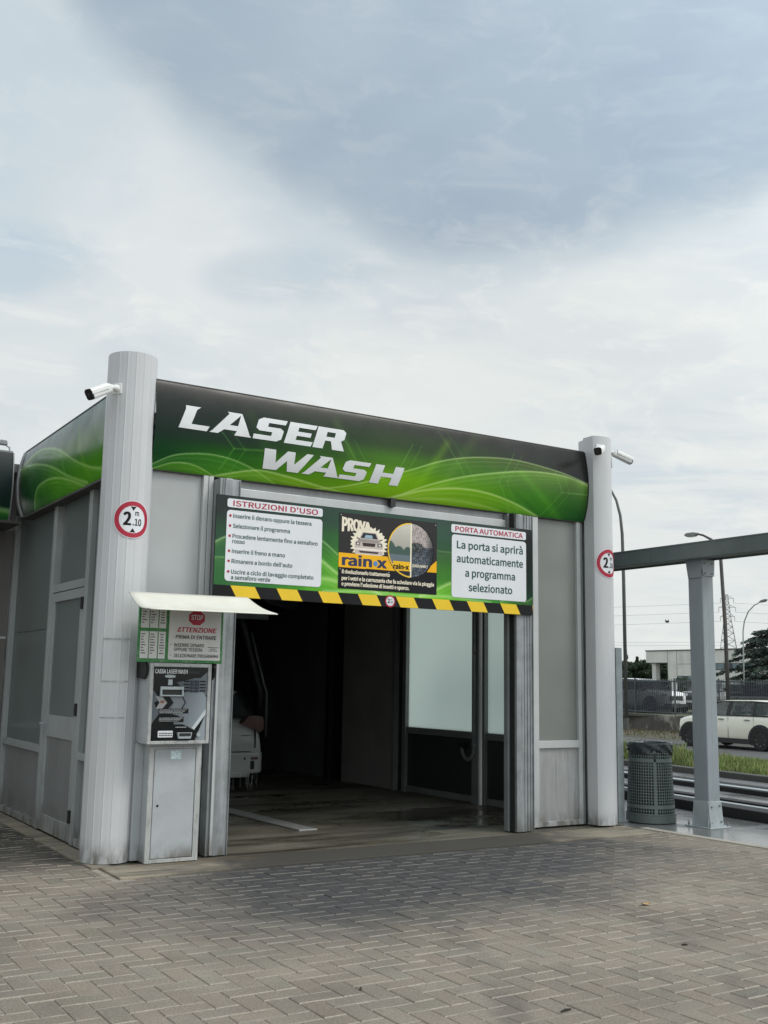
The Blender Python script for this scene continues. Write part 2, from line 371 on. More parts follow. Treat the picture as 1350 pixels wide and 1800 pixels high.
class MB:
    """collects shapes; build() links them as one mesh object"""
    def __init__(self):
        self.v, self.f, self.mi = [], [], []
    def add(self, vs, fs, mi=0):
        b = len(self.v)
        self.v.extend([tuple(p) for p in vs])
        self.f.extend([tuple(i + b for i in q) for q in fs])
        self.mi.extend([mi] * len(fs))
        return self
    def box(self, x0, x1, y0, y1, z0, z1, mi=0):
        vs = [(x0, y0, z0), (x1, y0, z0), (x1, y1, z0), (x0, y1, z0), (x0, y0, z1), (x1, y0, z1), (x1, y1, z1), (x0, y1, z1)]
        fs = [(0, 3, 2, 1), (4, 5, 6, 7), (0, 1, 5, 4), (1, 2, 6, 5), (2, 3, 7, 6), (3, 0, 4, 7)]
        return self.add(vs, fs, mi)
    def prism(self, poly, fn, w0, w1, mi=0):
        """2-D outline -> solid; fn(u, v, w) gives the point"""
        n = len(poly)
        vs = [fn(u, v, w0) for u, v in poly] + [fn(u, v, w1) for u, v in poly]
        fs = [tuple(range(n - 1, -1, -1)), tuple(range(n, 2 * n))]
        fs += [(i, (i + 1) % n, n + (i + 1) % n, n + i) for i in range(n)]
        return self.add(vs, fs, mi)
    def tube(self, pts, r, n=8, cap=True, mi=0):
        pts = [Vector(p) for p in pts]
        rs = r if isinstance(r, (list, tuple)) else [r] * len(pts)
        vs, fs = [], []
        t0 = (pts[1] - pts[0]).normalized()
        up = Vector((0, 0, 1)) if abs(t0.z) < 0.9 else Vector((1, 0, 0))
        a = t0.cross(up).normalized()
        for i, p in enumerate(pts):
            t = (pts[min(i + 1, len(pts) - 1)] - pts[max(i - 1, 0)]).normalized()
            a = (a - t * a.dot(t)).normalized()
            b = t.cross(a)
            for k in range(n):
                g = 2 * math.pi * k / n
                vs.append(p + (a * math.cos(g) + b * math.sin(g)) * rs[i])
        for i in range(len(pts) - 1):
            for k in range(n):
                fs.append((i * n + k, i * n + (k + 1) % n, (i + 1) * n + (k + 1) % n, (i + 1) * n + k))
        if cap:
            fs.append(tuple(range(n - 1, -1, -1)))
            fs.append(tuple((len(pts) - 1) * n + k for k in range(n)))
        return self.add(vs, fs, mi)
    def bar(self, p0, p1, w, h, up=(0, 0, 1), mi=0):
        """rectangular bar from p0 to p1, w across and h along up"""
        p0, p1 = Vector(p0), Vector(p1)
        t = (p1 - p0).normalized()
        a = t.cross(Vector(up)).normalized()
        b = a.cross(t)
        a, b = a * w / 2, b * h / 2
        vs = [p0 - a - b, p0 + a - b, p0 + a + b, p0 - a + b, p1 - a - b, p1 + a - b, p1 + a + b, p1 - a + b]
        fs = [(0, 3, 2, 1), (4, 5, 6, 7), (0, 1, 5, 4), (1, 2, 6, 5), (2, 3, 7, 6), (3, 0, 4, 7)]
        return self.add(vs, fs, mi)
    def lathe(self, prof, c, n=24, mi=0, axis='z'):
        vs, fs = [], []
        for r, h in prof:
            for k in range(n):
                g = 2 * math.pi * k / n
                x, y = r * math.cos(g), r * math.sin(g)
                vs.append((c[0] + x, c[1] + y, c[2] + h) if axis == 'z' else (c[0] + x, c[1] + h, c[2] + y))
        for i in range(len(prof) - 1):
            for k in range(n):
                q = (i * n + k, i * n + (k + 1) % n, (i + 1) * n + (k + 1) % n, (i + 1) * n + k)
                fs.append(q if axis == 'z' else q[::-1])
        return self.add(vs, fs, mi)
    def grid(self, P, mi=0):
        """P[i][j] points"""
        n, m_ = len(P), len(P[0])
        vs = [p for row in P for p in row]
        fs = [(i * m_ + j, i * m_ + j + 1, (i + 1) * m_ + j + 1, (i + 1) * m_ + j) for i in range(n - 1) for j in range(m_ - 1)]
        return self.add(vs, fs, mi)
    def build(self, name, m, parent=None, bevel=0.0, smooth=False):
        o_ = chain_loc(parent)
        me = bpy.data.meshes.new(name)
        me.from_pydata([(p[0] - o_.x, p[1] - o_.y, p[2] - o_.z) for p in self.v], [], self.f)
        ms = m if isinstance(m, (list, tuple)) else [m]
        for q in ms:
            me.materials.append(q)
        if len(ms) > 1:
            me.polygons.foreach_set('material_index', self.mi)
        if smooth:
            me.polygons.foreach_set('use_smooth', [True] * len(me.polygons))
        ob = bpy.data.objects.new(name, me)
        COL.objects.link(ob)
        if parent is not None:
            ob.parent = parent
        if bevel > 0:
            md = ob.modifiers.new('bevel', 'BEVEL')
            md.width = bevel; md.segments = 2; md.limit_method = 'ANGLE'
        return ob

def pieces(name, m, parent, boxes, bevel=0.0):
    """each box a part of its own"""
    return [MB().box(*q).build(name, m, parent, bevel) for q in boxes]

def set_colours(ob, rgb):
    """per-vertex printed colour, rgb (n,3) in sRGB 0..1"""
    rgb = np.clip(np.asarray(rgb, float), 0, 1)
    l = np.where(rgb <= 0.04045, rgb / 12.92, ((rgb + 0.055) / 1.055) ** 2.4)
    at = ob.data.attributes.new('Col', 'FLOAT_COLOR', 'POINT')
    at.data.foreach_set('color', np.concatenate([l, np.ones((len(l), 1))], 1).ravel())

def print_panel(name, fn, nu, nv, colour, m, parent):
    """a printed sheet: grid mesh fn(U,V) with the print's colours"""
    U, V = np.meshgrid(np.linspace(0, 1, nu), np.linspace(0, 1, nv))
    P = np.stack(fn(U, V), -1).reshape(-1, 3)
    o_ = chain_loc(parent)
    P = P - np.array(o_)
    idx = np.arange(nu * nv).reshape(nv, nu)
    F = np.stack([idx[:-1, :-1], idx[:-1, 1:], idx[1:, 1:], idx[1:, :-1]], -1).reshape(-1, 4)
    me = bpy.data.meshes.new(name)
    me.from_pydata(P.tolist(), [], F.tolist())
    me.polygons.foreach_set('use_smooth', [True] * len(me.polygons))
    me.materials.append(m)
    ob = bpy.data.objects.new(name, me)
    COL.objects.link(ob)
    ob.parent = parent
    set_colours(ob, colour(U, V).reshape(-1, 3))
    return ob

def inpoly(U, V, poly):
    r = np.zeros(U.shape, bool)
    n = len(poly)
    for i in range(n):
        x0, y0 = poly[i]; x1, y1 = poly[(i + 1) % n]
        if y0 == y1: continue
        c_ = ((V >= min(y0, y1)) & (V < max(y0, y1)))
        r ^= c_ & (U < (V - y0) / (y1 - y0) * (x1 - x0) + x0)
    return r

_fc = bpy.data.curves.new('text_tmp', 'FONT')
try:                                # Blender's own interface typeface, else its built-in text font
    _fc.font = bpy.data.fonts.load(bpy.utils.system_resource('DATAFILES') + '/fonts/Noto Sans CJK Regular.woff2')
except Exception:
    pass
def _measure(s):
    _fc.body = s; _fc.size = 1.0; _fc.offset = 0
    o = bpy.data.objects.new('text_tmp', _fc); COL.objects.link(o)
    h = max(v.co.y for v in o.to_mesh().vertices)
    o.to_mesh_clear(); bpy.data.objects.remove(o)
    return h
CAP = _measure('H')
def text(mb, body, fn, x, z, cap, width=None, bold=0.0, shear=0.0, align='L', mi=0, space=1.0):
    """letters (cap height `cap`, total width `width`) laid through fn(u, v)"""
    _fc.body = body; _fc.size = 1.0; _fc.offset = min(bold * 1.5, 0.034) * CAP; _fc.shear = shear; _fc.space_character = space
    o = bpy.data.objects.new('text_tmp', _fc)
    COL.objects.link(o)
    me = o.to_mesh()
    vs = [(v.co.x, v.co.y) for v in me.vertices]
    fs = [tuple(p.vertices) for p in me.polygons]
    o.to_mesh_clear()
    bpy.data.objects.remove(o)
    x0 = min(v[0] for v in vs); x1 = max(v[0] for v in vs)
    sy = cap / CAP
    sx = sy if width is None else width / (x1 - x0)
    w = (x1 - x0) * sx
    ox = x - (0 if align == 'L' else w / 2 if align == 'C' else w)
    for k, sh in enumerate((0.0,) if bold < 0.035 else (0.0, -1.3 * (bold - 0.02) * cap, 1.3 * (bold - 0.02) * cap)):
        mb.add([Vector(fn(ox + (vx - x0) * sx + sh, z + vy * sy)) - Vector((0, 0.0003 * k, 0)) for vx, vy in vs], fs, mi)
    return mb

def rrect(x0, x1, z0, z1, r, n=5):
    out = []
    for cx_, cz_, a0 in ((x1 - r, z1 - r, 0), (x0 + r, z1 - r, 90), (x0 + r, z0 + r, 180), (x1 - r, z0 + r, 270)):
        for k in range(n + 1):
            a = math.radians(a0 + 90 * k / n)
            out.append((cx_ + r * math.cos(a), cz_ + r * math.sin(a)))
    return out

def front(Y):
    return lambda u, v, w=0.0: (u, Y + w, v)

# ================================================================== GROUND
def sheet(name, x0, x1, y0, y1, z, m, kind='structure', sub=1):
    b = MB()
    n = sub
    b.grid([[(x0 + (x1 - x0) * i / n, y0 + (y1 - y0) * j / n, z) for j in range(n + 1)] for i in range(n + 1)])
    o = b.build(name, m)
    for p in o.data.polygons:
        if p.normal.z < 0:
            p.flip()
    return tag(o, kind=kind)

def ground_mat(name, c1, c2, scale, rough=0.85, c3=None, s3=0.4, bump=0.3, bscale=60, wet=0.0, stretch=(1, 1, 1)):
    m = bpy.data.materials.new(name); m.use_nodes = True
    N = NT(m.node_tree)
    o = N.vscale(N.n('ShaderNodeTexCoord').outputs['Object'], stretch)
    n_ = N.noise(o, scale, 7, 0.62, 0.4)
    c_ = N.mixc(N.smooth(n_, 0.32, 0.7), c1, c2)
    fine = N.noise(o, scale * 30, 3, 0.7)
    c_ = N.mixc(N.smooth(fine, 0.35, 0.7, 0.0, 0.35), c_, tuple(x * 0.6 for x in c1))
    if c3 is not None:
        c_ = N.mixc(N.smooth(N.noise(o, s3, 6, 0.6, 0.8), 0.5, 0.66), c_, c3)
    p = N.n('ShaderNodeBsdfPrincipled'); N.put(p.inputs['Base Color'], c_)
    if wet > 0:
        wn = N.noise(N.vscale(o, (1.0, 0.45, 1)), 0.9, 5, 0.6, 0.6)
        N.put(p.inputs['Roughness'], N.smooth(wn, 0.46, 0.60, rough, rough - wet))
    else:
        p.inputs['Roughness'].default_value = rough
    if bump > 0:
        b = N.n('ShaderNodeBump'); b.inputs['Strength'].default_value = bump; b.inputs['Distance'].default_value = 0.006
        N.put(b.inputs['Height'], N.noise(o, bscale, 4, 0.6)); N.t.links.new(b.outputs[0], p.inputs['Normal'])
    out = N.n('ShaderNodeOutputMaterial'); N.t.links.new(p.outputs[0], out.inputs[0])
    return m

M['soil'] = ground_mat('dry_soil', (0.10, 0.085, 0.06), (0.07, 0.075, 0.04), 0.4)
M['field'] = ground_mat('rough_grass_field', (0.075, 0.10, 0.045), (0.13, 0.105, 0.06), 0.35, 0.9)
M['asphalt'] = ground_mat('worn_asphalt', (0.105, 0.105, 0.105), (0.085, 0.084, 0.082), 0.8, 0.85, None, 0.4, 0.4, 80)
M['bay_floor'] = ground_mat('wet_bay_concrete', (0.075, 0.066, 0.047), (0.20, 0.18, 0.145), 1.0, 0.6, (0.026, 0.022, 0.016), 0.8, 0.15, 40, 0.42, (0.45, 1.8, 1))
M['apron'] = ground_mat('apron_concrete', (0.27, 0.245, 0.20), (0.20, 0.185, 0.155), 1.6, 0.85, (0.10, 0.092, 0.08), 1.0, 0.3, 50)
def apron_mat():
    m = bpy.data.materials.new('apron_concrete_worn'); m.use_nodes = True
    N = NT(m.node_tree)
    o = N.n('ShaderNodeTexCoord').outputs['Object']
    x, y, z = N.sep(o)
    c_ = N.mixc(N.smooth(N.noise(o, 1.6, 7, 0.62, 0.4), 0.32, 0.7), (0.33, 0.285, 0.21), (0.22, 0.195, 0.155))
    c_ = N.mixc(N.smooth(N.noise(o, 40, 4, 0.7), 0.4, 0.75, 0, 0.4), c_, (0.12, 0.105, 0.085))
    # tyre dirt where the cars cross it
    w_ = N.math('ADD', N.math('ABSOLUTE', N.math('SUBTRACT', x, 5.75)), N.math('MULTIPLY', N.math('SUBTRACT', N.noise(o, 1.4, 6, 0.65, 0.5), 0.5), 1.6))
    c_ = N.mixc(N.smooth(w_, 1.5, 2.5, 0.95, 0.0), c_, (0.040, 0.037, 0.032))
    c_ = N.mixc(N.smooth(N.noise(N.vscale(o, (0.6, 2.5, 1)), 1.7, 6, 0.65, 0.6), 0.46, 0.62, 0, 0.6), c_, (0.05, 0.044, 0.035))
    # rusty seepage along the foot of the terminal
    c_ = N.mixc(N.math('MULTIPLY', N.smooth(N.math('ABSOLUTE', N.math('SUBTRACT', y, 9.03)), 0.0, 0.12, 1.0, 0.0), N.math('MULTIPLY', N.smooth(x, 4.2, 4.5, 1.0, 0.0), N.smooth(N.noise(o, 6, 4, 0.6), 0.4, 0.6, 0, 0.6))), c_, (0.15, 0.10, 0.05))
    p = N.n('ShaderNodeBsdfPrincipled'); N.put(p.inputs['Base Color'], c_); p.inputs['Roughness'].default_value = 0.85
    b = N.n('ShaderNodeBump'); b.inputs['Strength'].default_value = 0.35; b.inputs['Distance'].default_value = 0.006
    N.put(b.inputs['Height'], N.noise(o, 50, 4, 0.6)); N.t.links.new(b.outputs[0], p.inputs['Normal'])
    out = N.n('ShaderNodeOutputMaterial'); N.t.links.new(p.outputs[0], out.inputs[0])
    return m
M['apron'] = apron_mat()
M['pad'] = ground_mat('wet_pad_concrete', (0.115, 0.118, 0.12), (0.17, 0.17, 0.168), 1.0, 0.62, (0.10, 0.10, 0.105), 0.7, 0.12, 40, 0.46)
M['concrete_wall'] = ground_mat('stained_wall', (0.085, 0.080, 0.070), (0.14, 0.132, 0.118), 1.6, 0.9, (0.36, 0.34, 0.31), 0.9, 0.4, 20, 0.0, (1.0, 1.0, 1.0))
M['kerb'] = ground_mat('kerb_concrete', (0.40, 0.37, 0.32), (0.30, 0.28, 0.24), 2.0, 0.85)
M['kerb_shaded'] = ground_mat('shaded_kerb', (0.10, 0.095, 0.09), (0.075, 0.07, 0.065), 2.0, 0.85)  # kerb concrete darkened, the shadow on its face put into the colour
M['slab'] = ground_mat('yard_slab', (0.20, 0.19, 0.17), (0.16, 0.15, 0.14), 0.6)

# land in the distance, and the slab the yard stands on
sheet('ground', -1500, 1500, -1500, 1500, -0.40, M['soil'])
b = MB(); b.box(-60, 15.9, -60, 40, -0.39, -0.012)
tag(b.build('yard_ground', M['slab']), kind='structure')

# joint sand under the pavers
def stain_mask(N, o):
    """damp, oily tracks where cars roll in and out of the bay"""
    x, y, z = N.sep(o)
    px = N.math('DIVIDE', N.math('SUBTRACT', x, 5.45), 2.75)
    py = N.math('DIVIDE', N.math('SUBTRACT', y, 8.1), 2.15)
    sk = N.math('SUBTRACT', px, N.math('MULTIPLY', N.math('ADD', py, 0.1), 0.45))
    rr = N.math('ADD', N.math('MULTIPLY', sk, sk), N.math('MULTIPLY', py, py))
    rr = N.math('ADD', rr, N.math('MULTIPLY', N.math('SUBTRACT', N.noise(o, 0.8, 6, 0.62, 0.8), 0.5), 1.5))
    return N.smooth(rr, 0.25, 1.5, 1.0, 0.0)

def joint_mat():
    m = bpy.data.materials.new('joint_sand_lit_edge'); m.use_nodes = True
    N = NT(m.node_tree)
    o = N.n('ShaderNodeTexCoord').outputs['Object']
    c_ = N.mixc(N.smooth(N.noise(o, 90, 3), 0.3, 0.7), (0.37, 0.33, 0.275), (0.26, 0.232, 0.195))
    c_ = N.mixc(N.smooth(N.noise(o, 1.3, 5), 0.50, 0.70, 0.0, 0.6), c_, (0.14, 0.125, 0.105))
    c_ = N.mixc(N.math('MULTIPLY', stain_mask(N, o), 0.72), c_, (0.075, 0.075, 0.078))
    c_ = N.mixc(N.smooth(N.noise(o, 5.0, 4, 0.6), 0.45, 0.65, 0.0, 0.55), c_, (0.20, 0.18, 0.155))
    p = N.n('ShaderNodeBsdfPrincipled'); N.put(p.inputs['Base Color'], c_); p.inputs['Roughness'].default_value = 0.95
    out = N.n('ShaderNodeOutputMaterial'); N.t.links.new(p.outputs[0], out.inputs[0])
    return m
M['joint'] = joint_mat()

# herringbone pavers, aligned with the building
def paver_mat():
    m = bpy.data.materials.new('concrete_pavers'); m.use_nodes = True
    N = NT(m.node_tree)
    o = N.n('ShaderNodeTexCoord').outputs['Object']
    a = N.n('ShaderNodeAttribute', attribute_name='Col').outputs['Color']
    k = N.smooth(N.noise(o, 1.1, 6, 0.6, 0.3), 0.25, 0.75, 0.80, 1.18)
    k = N.math('MULTIPLY', k, N.smooth(N.noise(o, 75, 5, 0.75), 0.25, 0.75, 0.66, 1.32))
    s = N.n('ShaderNodeVectorMath', operation='SCALE'); N.put(s.inputs[0], a); N.put(s.inputs['Scale'], k)
    st = stain_mask(N, o)
    c_ = N.mixc(N.math('MULTIPLY', st, 0.92), s.outputs[0], (0.046, 0.047, 0.051))
    sx_, sy_, sz_ = N.sep(o)
    wm = N.math('MULTIPLY', N.smooth(sy_, 8.7, 9.9), N.smooth(sx_, 0.8, 2.2))
    wm = N.math('MULTIPLY', wm, N.smooth(N.noise(o, 1.1, 5, 0.6), 0.3, 0.6, 0.45, 0.95))
    c_ = N.mixc(wm, c_, (0.052, 0.047, 0.042))
    # faint tyre tracks curving away from the bay
    dy8 = N.math('SUBTRACT', 8.5, sy_)
    path = N.math('SUBTRACT', 4.95, N.math('ADD', N.math('MULTIPLY', dy8, 0.12), N.math('MULTIPLY', N.math('MULTIPLY', dy8, dy8), 0.055)))
    for off in (0.0, 1.55):
        dd = N.math('ABSOLUTE', N.math('SUBTRACT', sx_, N.math('ADD', path, off)))
        tm = N.math('MULTIPLY', N.smooth(dd, 0.05, 0.17, 0.42, 0.0), N.smooth(N.noise(o, 1.6, 5, 0.7), 0.35, 0.65))
        c_ = N.mixc(tm, c_, (0.07, 0.065, 0.06))
    c_ = N.mixc(N.smooth(N.noise(o, 2.6, 6, 0.7, 0.6), 0.62, 0.72, 0, 0.25), c_, (0.27, 0.235, 0.185))
    c_ = N.mixc(N.smooth(N.noise(o, 7.0, 3, 0.5, 0.2), 0.70, 0.76, 0, 0.55), c_, (0.06, 0.055, 0.052))
    p = N.n('ShaderNodeBsdfPrincipled'); N.put(p.inputs['Base Color'], c_)
    N.put(p.inputs['Roughness'], N.math('SUBTRACT', 0.85, N.math('MULTIPLY', st, 0.22)))
    p.inputs['Specular IOR Level'].default_value = 0.35
    bm = N.n('ShaderNodeBump'); bm.inputs['Strength'].default_value = 0.35; bm.inputs['Distance'].default_value = 0.004
    N.put(bm.inputs['Height'], N.noise(o, 130, 3, 0.7)); N.t.links.new(bm.outputs[0], p.inputs['Normal'])
    out = N.n('ShaderNodeOutputMaterial'); N.t.links.new(p.outputs[0], out.inputs[0])
    return m
M['paver'] = paver_mat()

U_ = 0.1305
def kerb_x(y):                      # the light kerb line that closes the paving on the right
    return 9.10 + 0.04 * (8.58 - y)

def pavers():
    vs, fs, cols, mis = [], [], [], []
    rng = np.random.default_rng(3)
    gx, gy, ch = 0.0020, 0.0050, 0.0045
    for i in range(-40, 62):
        for j in range(-34, 66):
            k = (i + j) % 4
            if k == 0:
                x0, x1, y0, y1 = i, i + 2, j, j + 1
            elif k == 2:
                x0, x1, y0, y1 = i, i + 1, j, j + 2
            else:
                continue
            x0, x1 = 1.479 + x0 * U_, 1.479 + x1 * U_
            y0, y1 = 5.619 + y0 * U_, 5.619 + y1 * U_
            cxm, cym = (x0 + x1) / 2, (y0 + y1) / 2
            if x0 > kerb_x(cym) - 0.02 or cym > 13.4:
                continue
            x1 = min(x1, kerb_x(cym))
            if x0 > 2.80:
                y1 = min(y1, 8.572)
            elif y1 > 8.58 and x1 > 2.86:
                x1 = 2.862
            if x1 - x0 < 0.02 or y1 - y0 < 0.02:
                continue
            cxm, cym = (x0 + x1) / 2, (y0 + y1) / 2
            if cym < 2.3 or cxm < -1.6 or x0 > 9.1:
                continue
            x0 += gx; x1 -= gx; y0 += gy; y1 -= gy
            z = rng.normal(0, 0.0011)
            tx, ty = rng.normal(0, 0.007, 2)
            q = lambda x, y, dz: (x, y, z + dz + (x - cxm) * tx + (y - cym) * ty)
            n = len(vs)
            vs += [q(x0, y0, -ch), q(x1, y0, -ch), q(x1, y1, -ch), q(x0, y1, -ch),
                   q(x0 + ch, y0 + ch, 0), q(x1 - ch, y0 + ch, 0), q(x1 - ch, y1 - ch, 0), q(x0 + ch, y1 - ch, 0),
                   q(x0, y0, -0.011), q(x1, y0, -0.011), q(x1, y1, -0.011), q(x0, y1, -0.011)]
            fs += [(n + 4, n + 5, n + 6, n + 7)]
            mis.append(0)
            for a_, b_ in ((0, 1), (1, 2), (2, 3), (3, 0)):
                mis += [1 if a_ == 0 else 0, 1 if a_ in (0, 2) else 0]  # near-facing chamfers coloured pale for the light they catch
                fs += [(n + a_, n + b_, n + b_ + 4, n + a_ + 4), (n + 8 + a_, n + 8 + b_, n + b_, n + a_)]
            base = np.array([0.222, 0.190, 0.153]) * rng.normal(1.0, 0.035)
            base *= np.array([1.0, 1.0, 1.0]) + rng.normal(0, 1) * np.array([0.010, 0.0, -0.008])
            if rng.random() < 0.15:
                base = base * np.array([0.95, 0.99, 0.985])
            cols += [base] * 12
    me = bpy.data.meshes.new('pavement')
    me.from_pydata(vs, [], fs)
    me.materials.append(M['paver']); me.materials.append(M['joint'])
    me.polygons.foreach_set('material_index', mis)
    at = me.attributes.new('Col', 'FLOAT_COLOR', 'POINT')
    at.data.foreach_set('color', np.concatenate([np.array(cols), np.ones((len(cols), 1))], 1).ravel())
    ob = bpy.data.objects.new('pavement', me); COL.objects.link(ob)
    return tag(ob, kind='structure')
sheet('paving_joint_ground', -1.7, 9.3, 2.2, 13.5, -0.0052, M['joint'])
pavers()

# concrete apron in front of and beside the building, and the bay floor
b = MB()
b.box(2.93, 9.0, 8.57, 9.12, -0.011, 0.014)
b.box(2.86, 3.04, 9.12, 13.4, -0.011, 0.016)
tag(b.build('concrete_pavement', M['apron'], bevel=0.006), kind='structure')
sheet('bay_floor', 3.04, 8.86, 9.12, 22.3, 0.010, M['bay_floor'])

# kerb line and the wet pad of the open wash bays
kx0, kx1 = kerb_x(0.5), kerb_x(8.95)
b = MB()
b.prism([(kx0, 0.5), (kx0 + 0.11, 0.5), (kx1 + 0.11, 8.95), (kx1, 8.95)], lambda u, v, w: (u, v, w), -0.011, 0.012)
tag(b.build('kerb', M['kerb'], bevel=0.01), kind='structure')
b = MB()
b.prism([(kx0 + 0.11, 0.5), (14.18, 0.5), (17.42, 30), (9.05, 30), (9.05, 8.97), (kx1 + 0.11, 8.95)], lambda u, v, w: (u, v, w), -0.011, 0.004)
tag(b.build('wash_pad_floor', M['pad']), kind='structure')
def slant(x, y0=11.0, k=0.11):
    return lambda y: x + k * (y - y0)
def long_strip(name, x, half, z0, z1, m, y0=2.0, y1=27.0, k=0.11, xref=11.0, bevel=0.0):
    f = slant(x, xref, k)
    b = MB()
    b.prism([(f(y0) - half, y0), (f(y0) + half, y0), (f(y1) + half, y1), (f(y1) - half, y1)], lambda u, v, w: (u, v, w), z0, z1)
    return b.build(name, m, bevel=bevel)
tag(long_strip('grass_kerb', 15.62, 0.10, -0.011, 0.11, M['kerb_shaded'], 2, 30, 0.11, 13.6, 0.015), kind='structure')

# grass verge, road, far verge
def slope_sheet(name, rows, y0, y1, m, ny=2):
    b = MB()
    b.grid([[(x, y0 + (y1 - y0) * j / ny, z) for j in range(ny + 1)] for x, z in rows])
    o = b.build(name, m)
    for p in o.data.polygons:
        if p.normal.z < 0: p.flip()
    return tag(o, kind='structure')
def kerb_line(y): return 15.62 + 0.11 * (y - 13.6)
b = MB()
b.grid([[(kerb_line(y) + 0.09 + (22.4 - kerb_line(y) - 0.09) * t, y, z) for y in np.linspace(2, 40, 12)] for t, z in ((0, .07), (.25, .06), (.65, -.12), (1, -.262))])
o = b.build('grass_verge_ground', M['field'])
for p in o.data.polygons:
    if p.normal.z < 0: p.flip()
tag(o, kind='structure')
slope_sheet('road', [(22.3, -0.268), (25.6, -0.25), (28.9, -0.268)], -120, 260, M['asphalt'])
slope_sheet('far_verge_ground', [(28.8, -0.262), (30.5, -0.20), (33.9, -0.22)], -120, 260, M['soil'])
slope_sheet('far_yard_field', [(33.8, 0.32), (50, 0.33), (70, 0.31), (1400, 0.30)], -900, 900, M['field'])

# ================================================================== CAR WASH BUILDING
bld = thing('car_wash_building', 'grey car wash bay with two pale columns and a curved green printed fascia', 'building', (6.0, 9.4, 0))
LC = (3.075, 9.41); RC = (8.80, 9.33); CR = 0.225

def fluted(cx_, cy_, a0, a1, n, closed=True):
    """plan outline of a shallow-fluted column"""
    out = []
    for k in range(n):
        for t in (0.0, 0.12, 0.5, 0.88):
            a = math.radians(a0 + (a1 - a0) * (k + t) / n)
            r = CR - (0.0042 if t == 0.5 else 0.0034 if t in (0.12, 0.88) else 0.0) + 0.002
            out.append((cx_ + r * math.cos(a), cy_ + r * math.sin(a)))
    return out
zfn = lambda u, v, w: (u, v, w)
b = MB()
b.prism(fluted(LC[0], LC[1], 0, 360, 18), zfn, 0.02, 4.56)
b.build('column', M['column'], bld)
b = MB()
a_s = math.degrees(math.atan2(-0.168, -0.15)) % 360
arc = [(RC[0] + CR * math.cos(math.radians(a)), RC[1] + CR * math.sin(math.radians(a))) for a in np.linspace(a_s, 360 + 40, 22)]
b.prism(arc + [(8.95, 9.52), (8.75, 9.52), (8.70, 9.335), (8.65, 9.33)], zfn, 0.03, 4.545)
b.build('column', M['column'], bld, bevel=0.004)

# grey tape residue left on the column beside the terminal
def col_patch(z0, z1, a0, a1):
    b = MB()
    aa = [math.radians(a0 + (a1 - a0) * k / 10) for k in range(11)]
    b.grid([[(LC[0] + (CR + 0.0035) * math.cos(a), LC[1] + (CR + 0.0035) * math.sin(a), z) for z in (z0, z1)] for a in aa])
    return b
lc = [o for o in bld.children if o.name.startswith('column')][0]
for z0, z1, a0, a1 in ((1.925, 1.938, -142, -78), (1.556, 1.567, -142, -80), (1.56, 1.93, -142, -140.5), (1.245, 1.254, -140, -84)):
    col_patch(z0, z1, a0, a1).build('tape_residue', mat('tape_grey', (0.40, 0.40, 0.40), 0.7, 0, 0.3, 20) if 'tape_grey' not in bpy.data.materials else bpy.data.materials['tape_grey'], lc)

# fascia profile (bulges out in the middle)
FZ0, FZ1, FBY = 3.515, 4.362, 9.305
def fprof(v):
    return -0.078 * np.sin(np.pi * np.clip(v, 0, 1) ** 0.9) ** 0.85 + 0.03 * (1 - v)

def smooth_curve(pts, s):
    """smooth line through (s, v) samples, nan outside"""
    p = np.array(sorted(pts))
    m = np.gradient(p[:, 1], p[:, 0])
    k = np.clip(np.searchsorted(p[:, 0], s) - 1, 0, len(p) - 2)
    h = p[k + 1, 0] - p[k, 0]
    t = (s - p[k, 0]) / h
    v = ((1 + 2 * t) * (1 - t) ** 2 * p[k, 1] + t * (1 - t) ** 2 * h * m[k] + t * t * (3 - 2 * t) * p[k + 1, 1] + t * t * (t - 1) * h * m[k + 1])
    return np.where((s < p[0, 0]) | (s > p[-1, 0]), np.nan, v)

def ctrl(S, V, cs, cvs, table):
    """colours interpolated from a control table [row v][col s]"""
    T = np.array(table, float) / 255.0
    out = np.zeros(S.shape + (3,))
    def idx(x, knots):
        knots = np.array(knots)
        k = np.clip(np.searchsorted(knots, x) - 1, 0, len(knots) - 2)
        t = np.clip((x - knots[k]) / (knots[k + 1] - knots[k]), 0, 1)
        return k, t * t * (3 - 2 * t)
    i, ti = idx(S, cs); j, tj = idx(V, cvs)
    ti, tj = ti[..., None], tj[..., None]
    return (T[j, i] * (1 - ti) + T[j, i + 1] * ti) * (1 - tj) + (T[j + 1, i] * (1 - ti) + T[j + 1, i + 1] * ti) * tj

def over(C, a, col):
    a = np.clip(a, 0, 1)[..., None]
    return C * (1 - a) + np.array(col) / 255.0 * a

def seg_line(S, V, p, q, w, asp):
    ax, ay = p[0] * asp, p[1]; bx, by = q[0] * asp, q[1]
    x, y = S * asp, V
    t = np.clip(((x - ax) * (bx - ax) + (y - ay) * (by - ay)) / ((bx - ax) ** 2 + (by - ay) ** 2), 0, 1)
    return np.exp(-(np.hypot(x - ax - t * (bx - ax), y - ay - t * (by - ay)) / w) ** 2)

